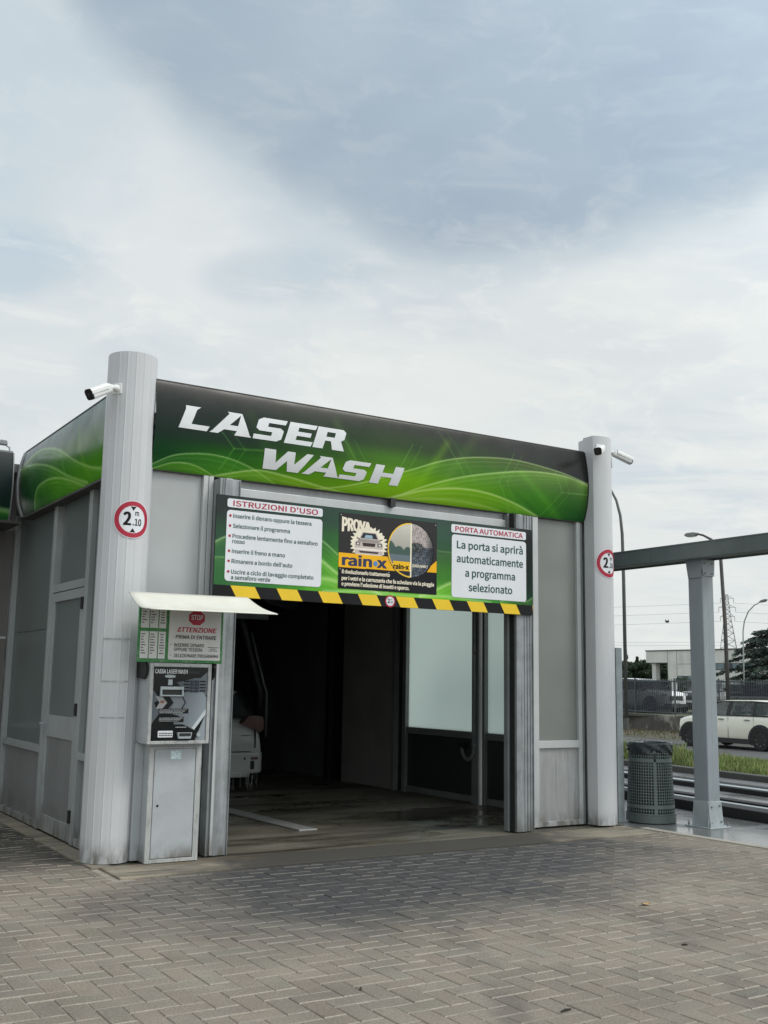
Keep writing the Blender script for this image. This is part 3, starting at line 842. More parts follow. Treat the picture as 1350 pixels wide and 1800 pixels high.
def wave(C, S, V, pts, glow=(212, 236, 168), a=0.55, w=0.0075, fill=0.22, fillc=(150, 205, 40), depth=0.28, taper=None):
    c_ = smooth_curve(pts, S)
    ok = ~np.isnan(c_)
    c0 = np.where(ok, c_, -9)
    lo, hi = pts[0][0], pts[-1][0]
    d = V - c0
    f = np.where(ok & (d < 0), np.exp(d / depth), 0) * fill
    C = over(C, f, fillc)
    l = np.where(ok, np.exp(-(d / w) ** 2), 0) * a
    C = over(C, l, glow)
    for k in range(1, 4):               # finer lines fanning out under each sweep
        dk = d + k * 0.045 * (0.4 + np.abs(np.sin((S - lo) / (hi - lo) * np.pi)))
        C = over(C, np.where(ok, np.exp(-(dk / (w * 0.7)) ** 2), 0) * a * 0.30 / k, glow)
    return C

def hexmark(C, S, V, lines, asp, col=(120, 190, 80), a=0.35):
    for p, q in lines:
        C = over(C, seg_line(S, V, p, q, 0.007, asp) * a, col)
        off = 0.022
        C = over(C, seg_line(S, V, (p[0] + off, p[1]), (q[0] + off, q[1]), 0.006, asp) * a * 0.8, col)
    return C

def fascia_colour(S, V):
    asp = 5.28 / 0.82
    C = ctrl(S, V, [0, .15, .32, .5, .68, .85, 1.0], [0, .22, .45, .68, 1.0], [
        [(26, 76, 30), (66, 124, 28), (100, 150, 22), (120, 166, 18), (92, 146, 20), (44, 110, 30), (14, 62, 32)],
        [(18, 60, 30), (40, 94, 28), (78, 132, 22), (110, 162, 16), (72, 128, 20), (44, 104, 32), (20, 60, 36)],
        [(14, 36, 27), (18, 42, 28), (40, 76, 26), (70, 116, 26), (50, 94, 28), (44, 78, 38), (30, 48, 38)],
        [(25, 35, 31), (27, 40, 33), (34, 54, 33), (48, 70, 36), (50, 68, 40), (49, 54, 47), (38, 38, 38)],
        [(50, 49, 47), (50, 49, 47), (50, 51, 46), (50, 52, 46), (52, 52, 49), (51, 49, 49), (38, 37, 37)]])
    # broad diagonal beams
    for (p, q, w, a, col) in (((.62, .8), (.53, .05), .055, .30, (130, 180, 30)), ((.642, .8), (.89, -.05), .03, .35, (30, 78, 34)),
                              ((.81, .55), (.93, -.02), .05, .28, (84, 160, 44)), ((.70, 1.0), (.60, .2), .07, .18, (120, 150, 70)),
                              ((.36, .85), (.42, .1), .06, .22, (96, 150, 40)), ((.18, .75), (.24, .1), .07, .2, (70, 116, 44))):
        C = over(C, seg_line(S, V, p, q, w, asp) * a, col)
    C = wave(C, S, V, [(0.0, .04), (.035, .16), (.074, .215), (.134, .22), (.192, .13), (.239, 0), (.27, -.08)], a=0.50, fill=.35, fillc=(84, 160, 44))
    C = wave(C, S, V, [(-.02, -.06), (.003, 0), (.04, .09), (.079, .09), (.119, 0)], a=0.45, fill=.25)
    C = wave(C, S, V, [(.10, -.03), (.151, .06), (.2, .125), (.26, .1), (.327, .04), (.396, -.01)], a=0.56, w=0.0099, fill=.4, fillc=(164, 205, 60))
    C = wave(C, S, V, [(.30, -.03), (.396, .09), (.466, .23), (.54, .4), (.60, .54), (.66, .635), (.722, .69), (.794, .715), (.869, .68), (.947, .61), (1.0, .53)],
             a=0.56, w=0.0087, fill=.28, fillc=(140, 205, 44), depth=.4)
    C = wave(C, S, V, [(.44, -.12), (.499, .02), (.576, .22), (.652, .37), (.746, .5), (.819, .575), (.895, .6), (.952, .575), (1.0, .51)],
             a=0.56, w=0.0112, fill=.35, fillc=(150, 205, 60), depth=.3)
    C = wave(C, S, V, [(.44, -.06), (.499, .02), (.563, .14), (.652, .225), (.722, .215), (.794, .135), (.878, -.02)],
             a=0.62, w=0.0136, fill=.4, fillc=(140, 190, 30), depth=.35, glow=(206, 228, 150))
    C = wave(C, S, V, [(.50, -.01), (.58, .05), (.66, .07), (.74, .03), (.78, -.02)], a=0.28, w=0.0186, fill=.15)
    C = hexmark(C, S, V, [((.629, .69), (.666, .35)), ((.75, .39), (.794, .80)), ((.75, .39), (.789, .01)), ((.905, .63), (.925, .36)),
                          ((.925, .36), (.873, .01)), ((.925, .36), (.999, .38)), ((.12, .53), (.149, .33)), ((.149, .33), (.126, .08)),
                          ((.149, .33), (.207, .36)), ((.375, .65), (.404, .38)), ((.534, .71), (.5, .35)), ((.60, .95), (.629, .69))], asp)
    C = over(C, np.clip((V - .55) / .45, 0, 1) * 0.30, (44, 43, 42))
    return C

FX0, FX1 = 3.262, 8.642
fas = print_panel('fascia', lambda U, V: (FX0 + U * (FX1 - FX0), FBY + fprof(V), FZ0 + V * (FZ1 - FZ0)), 720, 100, fascia_colour, M['print'], bld)
b = MB()
vv = np.linspace(0, 1, 21)
prof = [(FBY + float(fprof(v)), FZ0 + v * (FZ1 - FZ0)) for v in vv]
b.prism([(y - 0.006, z) for y, z in prof] + [(9.40, FZ1), (9.40, FZ0)], lambda u, v, w: (w, u, v), 8.638, 8.652)
b.build('fascia_end_cap', M['black'], bld)
b = MB()
b.box(3.2, 8.64, FBY + 0.033, 9.40, FZ0 - 0.006, FZ0 + 0.004)
b.box(3.2, 8.64, FBY - 0.003, 9.40, FZ1 - 0.004, FZ1 + 0.010)
b.build('fascia_soffit', M['soffit'], bld)

# raised-look lettering LASER / WASH on the fascia
def fas_pt(u, v, w=0.0):
    t = (v - FZ0) / (FZ1 - FZ0)
    return (u, FBY + float(fprof(t)) - 0.004 - w, v)
G = {
 'L': [[(0, 0), (1.25, 0), (1.3, .22), (.49, .22), (.52, .86), (.66, 1), (-.02, 1), (.03, .86)]],
 'A': [[(0, 0), (.40, 0), (.62, .20), (1.18, .20), (1.16, 0), (1.92, 0), (1.84, .12), (1.17, 1), (.46, 1), (.62, .9), (.12, .12)],
       None],
 'S': [[(0, 0), (1.12, 0), (1.32, .12), (1.32, .5), (1.14, .61), (.52, .61), (.52, .79), (1.32, .79), (1.36, 1), (.2, 1), (0, .88), (0, .5), (.18, .39), (.80, .39), (.80, .21), (-.03, .21)]],
 'E': [[(0, 0), (1.32, 0), (1.36, .21), (.5, .21), (.5, .40), (1.18, .40), (1.18, .60), (.5, .60), (.5, .79), (1.32, .79), (1.36, 1), (0, 1)]],
 'R': [[(0, 0), (.52, 0), (.52, .38), (.82, .38), (1.0, 0), (1.62, 0), (1.32, .43), (1.47, .54), (1.47, .88), (1.3, 1), (0, 1)], None],
 'W': [[(-.27, 1), (.36, 1), (.60, .36), (1.02, 1), (1.46, 1), (1.64, .38), (2.12, 1), (2.50, 1), (2.02, 0), (1.40, 0), (1.17, .52), (.79, 0), (.05, 0)]],
 'H': [[(0, 0), (.56, 0), (.56, .38), (1.24, .38), (1.24, 0), (1.8, 0), (1.8, 1), (1.24, 1), (1.24, .6), (.56, .6), (.56, 1), (0, 1)]],
}
import bmesh
def banded(P, v0, v1, n):
    """flat outline cut into n horizontal bands so that it can follow the curved panel"""
    bm = bmesh.new()
    bm.faces.new([bm.verts.new((u, v, 0)) for u, v in P]).normal_update()
    bmesh.ops.triangulate(bm, faces=bm.faces[:])
    for k in range(1, n):
        bmesh.ops.bisect_plane(bm, geom=bm.verts[:] + bm.edges[:] + bm.faces[:], plane_co=(0, v0 + (v1 - v0) * k / n, 0), plane_no=(0, 1, 0))
    bm.verts.index_update()
    out = [(v.co.x, v.co.y) for v in bm.verts], [tuple(v.index for v in f.verts) for f in bm.faces]
    bm.free()
    return out
def letter(mb, ch, x, z, h, sx=1.0):
    sh = 0.33
    pieces = {'A': [[(0, 0), (.38, 0), (.60, .2), (.78, .42), (1.14, .92), (1.17, 1), (.50, 1), (.60, .92), (.10, .1)],
                    [(.6, .2), (1.18, .2), (1.16, .42), (.78, .42)],
                    [(1.18, .2), (1.15, .05), (1.12, 0), (1.92, 0), (1.82, .08), (1.17, 1), (1.14, .92), (1.16, .42)]],
              'R': [[(0, 0), (.52, 0), (.52, .8), (.95, .8), (.95, .57), (.52, .57), (.52, .38), (.82, .38), (1.0, 0), (1.62, 0), (1.32, .43), (1.47, .54), (1.47, .88), (1.3, 1), (0, 1)]]}.get(ch, [G[ch][0]])
    for k, poly in enumerate(pieces):
        # cut into thin horizontal bands so that the flat letter bends with the panel
        P = [(x + (u + sh * v) * h * sx, z + v * h) for u, v in poly]
        vs_, fs_ = banded(P, z, z + h, 8)
        mb.add([fas_pt(u, v, 0.0004 * k) for u, v in vs_], fs_)
b = MB()
for ch, x in (('L', 3.411), ('A', 3.715), ('S', 4.158), ('E', 4.490), ('R', 4.803)):
    letter(b, ch, x * 1.022, 1.6 + (3.872 - 1.6) * 1.022, 0.227)
for ch, x, sx in (('W', 4.281, 1.0), ('A', 4.712, 1.13), ('S', 5.128, 1.12), ('H', 5.487, 1.0)):
    letter(b, ch, x * 1.022, 1.6 + (3.600 - 1.6) * 1.022, 0.197, sx)
b.build('lettering', M['white_letter'], fas)

# side fascia on the left wall
def side_colour(S, V):
    asp = 3.27 / 0.77
    C = ctrl(S, V, [0, .25, .5, .75, 1.0], [0, .25, .5, .75, 1.0], [
        [(70, 140, 24), (78, 150, 22), (60, 130, 26), (28, 84, 34), (8, 44, 28)],
        [(76, 140, 26), (70, 138, 26), (58, 120, 30), (24, 74, 36), (8, 40, 32)],
        [(66, 104, 62), (72, 112, 54), (62, 112, 46), (30, 66, 46), (12, 38, 36)],
        [(92, 110, 102), (88, 108, 98), (84, 104, 96), (72, 92, 88), (40, 60, 58)],  # pale grey-green upper rows paint in the sky's reflection
        [(86, 106, 104), (90, 110, 108), (100, 118, 116), (112, 126, 126), (126, 138, 138)]])
    C = wave(C, S, V, [(.012, .08), (.141, .16), (.306, .36), (.466, .61), (.636, .78), (.787, .85), (.942, .79), (1.05, .67)], a=.5, w=.02, fill=.38, fillc=(90, 165, 40), depth=.3)
    C = wave(C, S, V, [(.23, .04), (.381, .21), (.546, .44), (.749, .63), (.91, .71), (1.05, .71)], a=.5, w=.02, fill=.3, fillc=(96, 170, 40), depth=.3)
    C = wave(C, S, V, [(.248, 0), (.355, .13), (.514, .28), (.656, .32), (.775, .24), (.839, .03)], a=.5, w=.016, fill=.4, fillc=(110, 180, 36), depth=.3)
    C = over(C, seg_line(S, V, (.4, .1), (.5, .9), .03, asp) * .2, (150, 200, 110))
    C = over(C, seg_line(S, V, (.2, .1), (.3, .8), .05, asp) * .2, (150, 200, 60))
    return C
SZ0, SZ1 = 3.44, 4.225
sf = print_panel('side_fascia', lambda U, V: (2.93 + fprof(V), 9.40 + U * 3.37, SZ0 + V * (SZ1 - SZ0)), 320, 90, side_colour, M['print'], bld)
b = MB()
sprof = [(2.93 + float(fprof(v)), SZ0 + v * (SZ1 - SZ0)) for v in vv]
b.prism([(x - 0.02, z) for x, z in sprof] + [(3.06, SZ1 + 0.01), (3.06, SZ0 - 0.015)], lambda u, v, w: (u, w, v), 12.765, 12.80)
b.prism([(x - 0.01, z) for x, z in sprof] + [(3.06, SZ1), (3.06, SZ0)], lambda u, v, w: (u, w, v), 12.82, 12.86)
b.build('fascia_trim', M['alu'], bld)
b = MB()
b.box(2.93, 3.06, 9.5, 12.77, SZ0 - 0.018, SZ0 + 0.004); b.box(2.925, 3.06, 9.5, 12.77, SZ1 - 0.003, SZ1 + 0.012)
b.build('fascia_soffit', M['soffit'], bld)

# roof and the closed parts of the shell
b = MB(); b.box(3.06, 8.86, 9.32, 22.4, 3.93, 4.05)
b.build('roof', M['roof'], bld)
b = MB(); b.box(3.12, 8.78, 9.45, 22.3, 3.47, 3.50)
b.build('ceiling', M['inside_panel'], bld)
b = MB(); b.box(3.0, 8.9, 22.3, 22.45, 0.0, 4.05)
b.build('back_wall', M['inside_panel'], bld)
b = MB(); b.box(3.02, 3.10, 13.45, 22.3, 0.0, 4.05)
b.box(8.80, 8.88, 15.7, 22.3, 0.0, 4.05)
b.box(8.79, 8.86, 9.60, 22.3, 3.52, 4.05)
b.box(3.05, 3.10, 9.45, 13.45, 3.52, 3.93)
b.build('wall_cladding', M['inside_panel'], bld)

# ---- front, left of the opening
FY = 9.365
b = MB(); b.box(3.28, 3.80, FY + 0.02, FY + 0.035, 0.10, 3.56)
b.build('wall_panel', M['pane_lit'], bld)
b = MB()
b.box(3.24, 3.30, FY, FY + 0.07, 0.03, 3.55)
b.box(3.3, 3.80, FY, FY + 0.06, 0.03, 0.12)
b.box(3.802, 3.852, FY - 0.03, FY + 0.07, 0.03, 3.56)
b.box(3.858, 3.905, FY - 0.03, FY + 0.06, 0.03, 3.56)
b.build('mullion', M['alu'], bld, bevel=0.004)
def jamb(x0, x1, ribs, depth):
    b = MB()
    b.box(x0, x1, 9.205, 9.205 + depth, 0.02, 3.483)
    for rx in ribs:
        b.box(rx, rx + 0.012, 9.196, 9.206, 0.02, 3.483)
    b.box(x0, x0 + 0.008, 9.190, 9.206, 0.02, 3.483); b.box(x1 - 0.008, x1, 9.190, 9.206, 0.02, 3.483)
    return b.build('jamb', M['zinc'], bld, bevel=0.003)
jamb(3.91, 4.125, (3.945, 3.965), 0.28)
jamb(7.50, 7.745, (7.62, 7.66, 7.70), 0.16)
b = MB(); b.box(3.948, 3.972, 9.184, 9.195, 0.03, 2.40)
b.build('guide_rail', M['alu'], bld)
b = MB(); b.box(7.462, 7.505, 9.30, 9.37, 0.02, 3.5)
b.build('guide_rail', M['alu_dark'], bld, bevel=0.003)
b = MB(); b.box(7.488, 7.502, 9.225, 9.300, 0.02, 3.5)
b.build('slot_strip', M['rubber'], bld)  # black strip along the slot beside the jamb
# ---- over the opening
b = MB(); b.box(4.10, 7.64, FY + 0.01, FY + 0.03, 3.43, 3.62)
b.build('transom_panel', M['panel_shaded'], bld)  # shade under the fascia is painted in with the darker panel
b = MB()
b.box(4.04, 4.10, FY - 0.03, FY + 0.05, 3.30, 3.62); b.box(7.64, 7.70, FY - 0.03, FY + 0.05, 3.30, 3.62)
b.box(4.10, 7.64, FY - 0.03, FY + 0.05, 3.335, 3.43)
b.box(5.90, 5.93, FY - 0.034, FY + 0.0, 3.43, 3.51)
b.build('transom_frame', M['alu'], bld, bevel=0.004)
b = MB()
b.box(5.885, 5.945, 9.28, 9.34, 3.42, 3.51)
b.build('transom_bracket', M['black'], bld)
# ---- front, right of the opening
b = MB(); b.box(7.93, 8.56, FY + 0.02, FY + 0.035, 0.95, 3.56)
b.build('wall_panel', M['pane_grey'], bld)
b = MB(); b.box(7.945, 8.545, FY + 0.012, FY + 0.03, 0.085, 0.90)
b.build('kick_panel', M['kick'], bld)
b = MB()
b.box(7.75, 7.84, FY - 0.005, FY + 0.10, 0.03, 3.56)
b.box(7.845, 7.945, FY - 0.025, FY + 0.08, 0.03, 3.56)
b.box(8.545, 8.60, FY - 0.02, FY + 0.08, 0.03, 3.56)
b.box(7.945, 8.545, FY - 0.018, FY + 0.07, 0.885, 0.968)
b.box(7.945, 8.545, FY - 0.018, FY + 0.07, 0.03, 0.087)
b.build('mullion', M['alu'], bld, bevel=0.004)
b = MB(); b.box(8.60, 8.64, FY - 0.01, FY + 0.05, 0.03, 3.56)
b.build('mullion_gasket', M['alu_dark'], bld)

# ---- left side wall, X = 3.05
SX = 3.05
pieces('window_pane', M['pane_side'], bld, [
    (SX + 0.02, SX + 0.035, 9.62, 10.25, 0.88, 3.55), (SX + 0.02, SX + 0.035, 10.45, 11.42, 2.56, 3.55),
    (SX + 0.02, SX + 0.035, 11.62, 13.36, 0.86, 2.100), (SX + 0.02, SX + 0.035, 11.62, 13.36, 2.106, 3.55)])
pieces('kick_panel', M['panel_shaded'], bld, [
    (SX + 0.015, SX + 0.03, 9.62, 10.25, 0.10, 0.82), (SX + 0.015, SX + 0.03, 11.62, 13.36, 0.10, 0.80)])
b = MB()
for y0, y1 in ((9.60, 9.64), (10.235, 10.29), (10.30, 10.345), (11.515, 11.56), (11.565, 11.635), (13.345, 13.44)):
    b.box(SX - 0.035, SX + 0.06, y0, y1, 0.03, 3.55)
for y0, y1, z0, z1 in ((9.64, 10.235, 0.815, 0.885), (11.635, 13.345, 0.795, 0.87), (9.64, 10.235, 0.03, 0.10), (11.635, 13.345, 0.03, 0.10), (10.345, 11.515, 2.475, 2.56)):
    b.box(SX - 0.028, SX + 0.05, y0, y1, z0, z1)
b.build('wall_frame', M['alu_side_shaded'], bld, bevel=0.004)
# door leaf
door = MB()
DX = SX - 0.03
for y0, y1, z0, z1 in ((10.36, 10.46, 0.04, 2.465), (11.405, 11.505, 0.04, 2.465), (10.46, 11.405, 2.37, 2.465), (10.46, 11.405, 0.98, 1.20), (10.46, 11.405, 0.04, 0.20)):
    door.box(DX, DX + 0.05, y0, y1, z0, z1)
door = door.build('side_door', M['alu_side_shaded'], bld, bevel=0.004)
b = MB(); b.box(DX + 0.02, DX + 0.03, 10.455, 11.41, 1.195, 2.375)
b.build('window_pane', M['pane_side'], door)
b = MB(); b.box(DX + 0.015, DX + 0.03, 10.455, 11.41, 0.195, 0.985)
b.build('kick_panel', M['panel_shaded'], door)
for z in (0.22, 1.22, 2.25):
    b = MB(); b.box(DX - 0.022, DX + 0.002, 10.33, 10.385, z, z + 0.12)
    b.build('hinge', M['black'], door, bevel=0.003)
b = MB()
b.box(DX - 0.012, DX, 11.43, 11.48, 1.02, 1.16)
b.tube([(DX - 0.005, 11.455, 1.11), (DX - 0.055, 11.455, 1.11), (DX - 0.06, 11.44, 1.105), (DX - 0.055, 11.33, 1.10)], 0.010, 8)
b.build('handle', M['galv'], door)

# ---- right side wall seen from inside, X = 8.8
RX = 8.80
pieces('window_pane', M['pane_right'], bld, [(RX + 0.01, RX + 0.025, 11.67, 13.32, 0.93, 3.50), (RX + 0.01, RX + 0.025, 9.53, 11.41, 0.93, 3.50)])
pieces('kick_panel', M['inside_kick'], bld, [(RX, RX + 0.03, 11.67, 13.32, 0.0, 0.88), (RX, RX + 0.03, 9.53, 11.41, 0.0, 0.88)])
b = MB()
for y0, y1 in ((11.40, 11.45), (11.53, 11.68), (13.31, 13.40)):
    b.box(RX - 0.05, RX + 0.05, y0, y1, 0.0, 3.5)
for y0, y1 in ((11.68, 13.31), (9.60, 11.40)):
    b.box(RX - 0.03, RX + 0.05, y0, y1, 0.855, 0.945); b.box(RX - 0.03, RX + 0.05, y0, y1, 0.02, 0.105)
b.build('wall_frame', M['alu_dark'], bld, bevel=0.004)
b = MB()
b.box(RX - 0.02, RX + 0.04, 13.68, 15.22, 0.0, 3.5)
b.build('wall_panel', M['dark_panel'], bld)
pieces('wall_post', M['alu_dark'], bld, [(RX - 0.06, RX + 0.03, 13.60, 13.68, 0.0, 3.5)])
pieces('wall_post', M['black'], bld, [(RX - 0.06, RX + 0.03, 15.62, 15.72, 0.0, 3.5)])  # coloured black to read as the dark gap here
pieces('wall_gap_dark', M['black'], bld, [(RX + 0.02, RX + 0.05, 13.39, 13.61, 0.0, 3.5), (RX + 0.02, RX + 0.05, 15.21, 15.63, 0.0, 3.5)])  # black sheets stand in for the dark gaps and keep daylight out

# ---- neighbouring bay set back on the left
wing = thing('adjacent_wash_bay', 'second wash bay set back behind the side door, with dark walls and dark green fascia', 'building', (0.5, 13.5, 0))
def wing_colour(S, V):
    C = ctrl(S, V, [0, .5, 1.0], [0, .25, .5, 1.0], [
        [(30, 96, 34), (40, 110, 34), (14, 60, 34)], [(20, 60, 34), (26, 70, 36), (10, 40, 32)],
        [(14, 34, 30), (16, 38, 32), (12, 32, 30)], [(52, 54, 54), (50, 52, 52), (46, 48, 50)]])
    C = wave(C, S, V, [(0, .1), (.3, .3), (.6, .1), (.8, .22), (1.0, .12)], a=.4, w=.02, fill=.3, fillc=(70, 150, 40))
    C = wave(C, S, V, [(.5, .0), (.8, .16), (.9, .21), (1.0, .15)], a=.4, w=.02, fill=.3, fillc=(70, 150, 40))
    return C
wf = print_panel('fascia', lambda U, V: (-4.0 + U * 6.76, 12.66 + fprof(V), 3.38 + V * 0.80), 220, 60, wing_colour, M['print_matt'], wing)
b = MB()
b.prism([(12.66 + float(fprof(v)) - 0.01, 3.38 + v * 0.80) for v in vv] + [(12.9, 4.19), (12.9, 3.37)], lambda u, v, w: (w, u, v), 2.757, 2.770)
b.box(-4, 2.757, 12.66, 12.9, 4.175, 4.20)
b.build('fascia_trim', M['alu_dark'], wing)
b = MB(); b.box(-4, 2.9, 12.68, 13.5, 3.35, 3.385)
b.build('soffit', M['soffit'], wing)
b = MB(); b.box(-4, 3.0, 13.47, 13.55, 1.02, 2.04); b.box(-4, 3.0, 13.47, 13.55, 2.06, 3.36)
b.box(-4, 3.0, 13.47, 13.55, 0.0, 0.98)
b.build('wall_panel', mat('brown_grey_panel', (0.16, 0.15, 0.14), 0.35, 0.2, 0.12, 1.2), wing)
b = MB(); b.box(-4, 3.0, 13.46, 13.5, 2.035, 2.063); b.box(-4, 3.0, 13.45, 13.5, 0.975, 1.025)
for x in (-2.0, 0.2, 2.4): b.box(x, x + 0.05, 13.44, 13.5, 0.0, 3.36)
b.build('wall_frame', M['alu'], wing)
b = MB(); b.box(-4, 3.0, 12.9, 22.4, 4.0, 4.1)
b.build('roof', M['roof'], wing)

# ================================================================== INSTRUCTION BOARD
board = thing('instruction_board', 'wide green instruction board with striped yellow and black lower edge above the bay opening', 'sign board', (5.8, 9.19, 2.355))
BX0, BX1, BZ0, BZ1 = 3.875, 7.715, 2.357, 3.319
b = MB(); b.box(BX0, BX1, 9.172, 9.20, BZ0, BZ1)
b.build('backing', M['black'], board, bevel=0.003)
def board_colour(S, V):
    asp = 3.84 / 0.85
    C = ctrl(S, V, [0, .08, .3, .42, .62, .85, 1.0], [0, .3, .6, .85, 1.0], [
        [(40, 92, 52), (52, 110, 60), (66, 150, 30), (84, 172, 20), (96, 180, 30), (60, 140, 44), (12, 60, 34)],
        [(38, 84, 56), (44, 96, 60), (60, 134, 34), (78, 160, 24), (60, 120, 40), (44, 110, 30), (10, 34, 26)],
        [(40, 72, 50), (40, 78, 54), (44, 96, 46), (60, 116, 56), (50, 86, 60), (36, 78, 34), (12, 24, 20)],
        [(40, 48, 46), (42, 60, 52), (44, 70, 56), (50, 80, 64), (54, 84, 70), (50, 70, 60), (24, 26, 26)],
        [(42, 46, 46), (44, 52, 50), (48, 68, 58), (52, 78, 64), (54, 76, 68), (54, 66, 60), (38, 40, 40)]])
    C = wave(C, S, V, [(0, .47), (.02, .52), (.10, .60), (.2, .66), (.3, .58), (.345, .44), (.42, .25), (.5, .05)], a=.5, w=.012, fill=.25, fillc=(90, 160, 60))
    C = wave(C, S, V, [(.2, .5), (.295, .36), (.345, .22), (.42, .12), (.5, -.04)], a=.6, w=.025, fill=.4, fillc=(120, 190, 50))
    C = wave(C, S, V, [(.25, .12), (.31, .15), (.345, .13), (.42, .10)], a=.5, w=.03, fill=.3, fillc=(120, 190, 50))
    C = wave(C, S, V, [(.0, .30), (.05, .31), (.1, .30)], a=.3, w=.01, fill=.1)
    C = wave(C, S, V, [(.60, .02), (.66, .12), (.70, .20), (.76, .24)], a=.55, w=.025, fill=.35, fillc=(120, 190, 40))
    C = wave(C, S, V, [(.60, .62), (.68, .60), (.72, .60)], a=.25, w=.008, fill=.1)
    C = wave(C, S, V, [(.88, .02), (.94, .10), (.97, .04), (1.0, .10)], a=.4, w=.012, fill=.2)
    C = wave(C, S, V, [(.30, .0), (.45, .035), (.55, .02), (.7, .04), (.85, .0)], a=.4, w=.02, fill=.1, glow=(220, 240, 200))
    return C
print_panel('printed_panel', lambda U, V: (BX0 + U * (BX1 - BX0), 9.170 + 0 * U, 2.466 + V * (BZ1 - 2.466)), 420, 90, board_colour, M['print_matt'], board)
b = MB(); b.box(BX0, BX1, 9.1695, 9.1725, BZ0, 2.4655)
hz = b.build('hazard_stripe', M['black_ink'], board)
b = MB()
x = 4.045
pitch = 0.4815
k = 0
fz = front(9.1675)
while x < BX1:
    w_ = 0.252 if k == 0 else 0.222
    poly = [(x, 2.4655), (min(x + w_, BX1), 2.4655), (min(x + w_ + 0.062, BX1), BZ0), (min(x + 0.062, BX1), BZ0)]
    if x + 0.062 > BX1 - 0.002:
        poly = poly[:2] + [(BX1, 2.40)]
    b = MB(); b.add([fz(u, v) for u, v in poly], [tuple(range(len(poly)))])
    b.build('yellow_stripe', M['yellow'], hz)
    x += 0.4815 if k == 0 else 0.4545
    k += 1
# white text panels
def text_panel(name, x0, x1, z0, z1, r, lines, ink, inkm, bullets=()):
    b = MB(); b.prism(rrect(x0, x1, z0, z1, r), front(9.166), 0.0, 0.0025)
    p = b.build(name, M['white_vinyl'], board)
    b = MB()
    for body, tx, tz, cap, wd, bold in lines:
        text(b, body, front(9.1645), tx, tz, cap, wd, bold)
    b.build('lettering', inkm, p)
    if bullets:
        for bx, bz in bullets:
            b = MB(); b.prism([(bx + 0.013 * math.cos(a), bz + 0.013 * math.sin(a)) for a in np.linspace(0, 2 * math.pi, 13)[:-1]], front(9.1640), 0.0, 0.0008)
            b.build('bullet', M['red_ink'], p)
text_panel('heading_panel', 3.982, 5.009, 3.207, 3.290, 0.02, [("ISTRUZIONI D'USO", 4.041, 3.222, 0.050, 0.915, 0.02)], None, M['red_ink'])
text_panel('text_panel', 3.981, 5.009, 2.506, 3.180, 0.035, [
    ('Inserire il denaro oppure la tessera', 4.045, 3.108, 0.037, 0.84, 0.022),
    ('Selezionare il programma', 4.045, 3.012, 0.037, 0.606, 0.022),
    ('Procedere lentamente fino a semaforo', 4.045, 2.915, 0.037, 0.915, 0.022),
    ('rosso', 4.045, 2.866, 0.037, 0.13, 0.022),
    ('Inserire il freno a mano', 4.045, 2.772, 0.037, 0.56, 0.022),
    ("Rimanere a bordo dell'auto", 4.045, 2.677, 0.037, 0.643, 0.022),
    ('Uscire a ciclo di lavaggio completato', 4.045, 2.577, 0.037, 0.88, 0.022),
    ('a semaforo verde', 4.045, 2.524, 0.037, 0.41, 0.022)], None, M['green_ink'],
    [(4.016, z + 0.018) for z in (3.108, 3.012, 2.915, 2.772, 2.677, 2.577)])
text_panel('heading_panel', 6.587, 7.619, 3.195, 3.285, 0.02, [('PORTA AUTOMATICA', 6.638, 3.213, 0.052, 0.936, 0.03)], None, M['red_ink'])
text_panel('text_panel', 6.595, 7.620, 2.500, 3.174, 0.035, [
    ('La porta si aprirà', 6.660, 3.030, 0.078, 0.913, 0.025),
    ('automaticamente', 6.660, 2.881, 0.078, 0.914, 0.025),
    ('a programma', 6.773, 2.731, 0.078, 0.688, 0.025),
    ('selezionato', 6.818, 2.577, 0.078, 0.602, 0.025)], None, M['green_ink'])

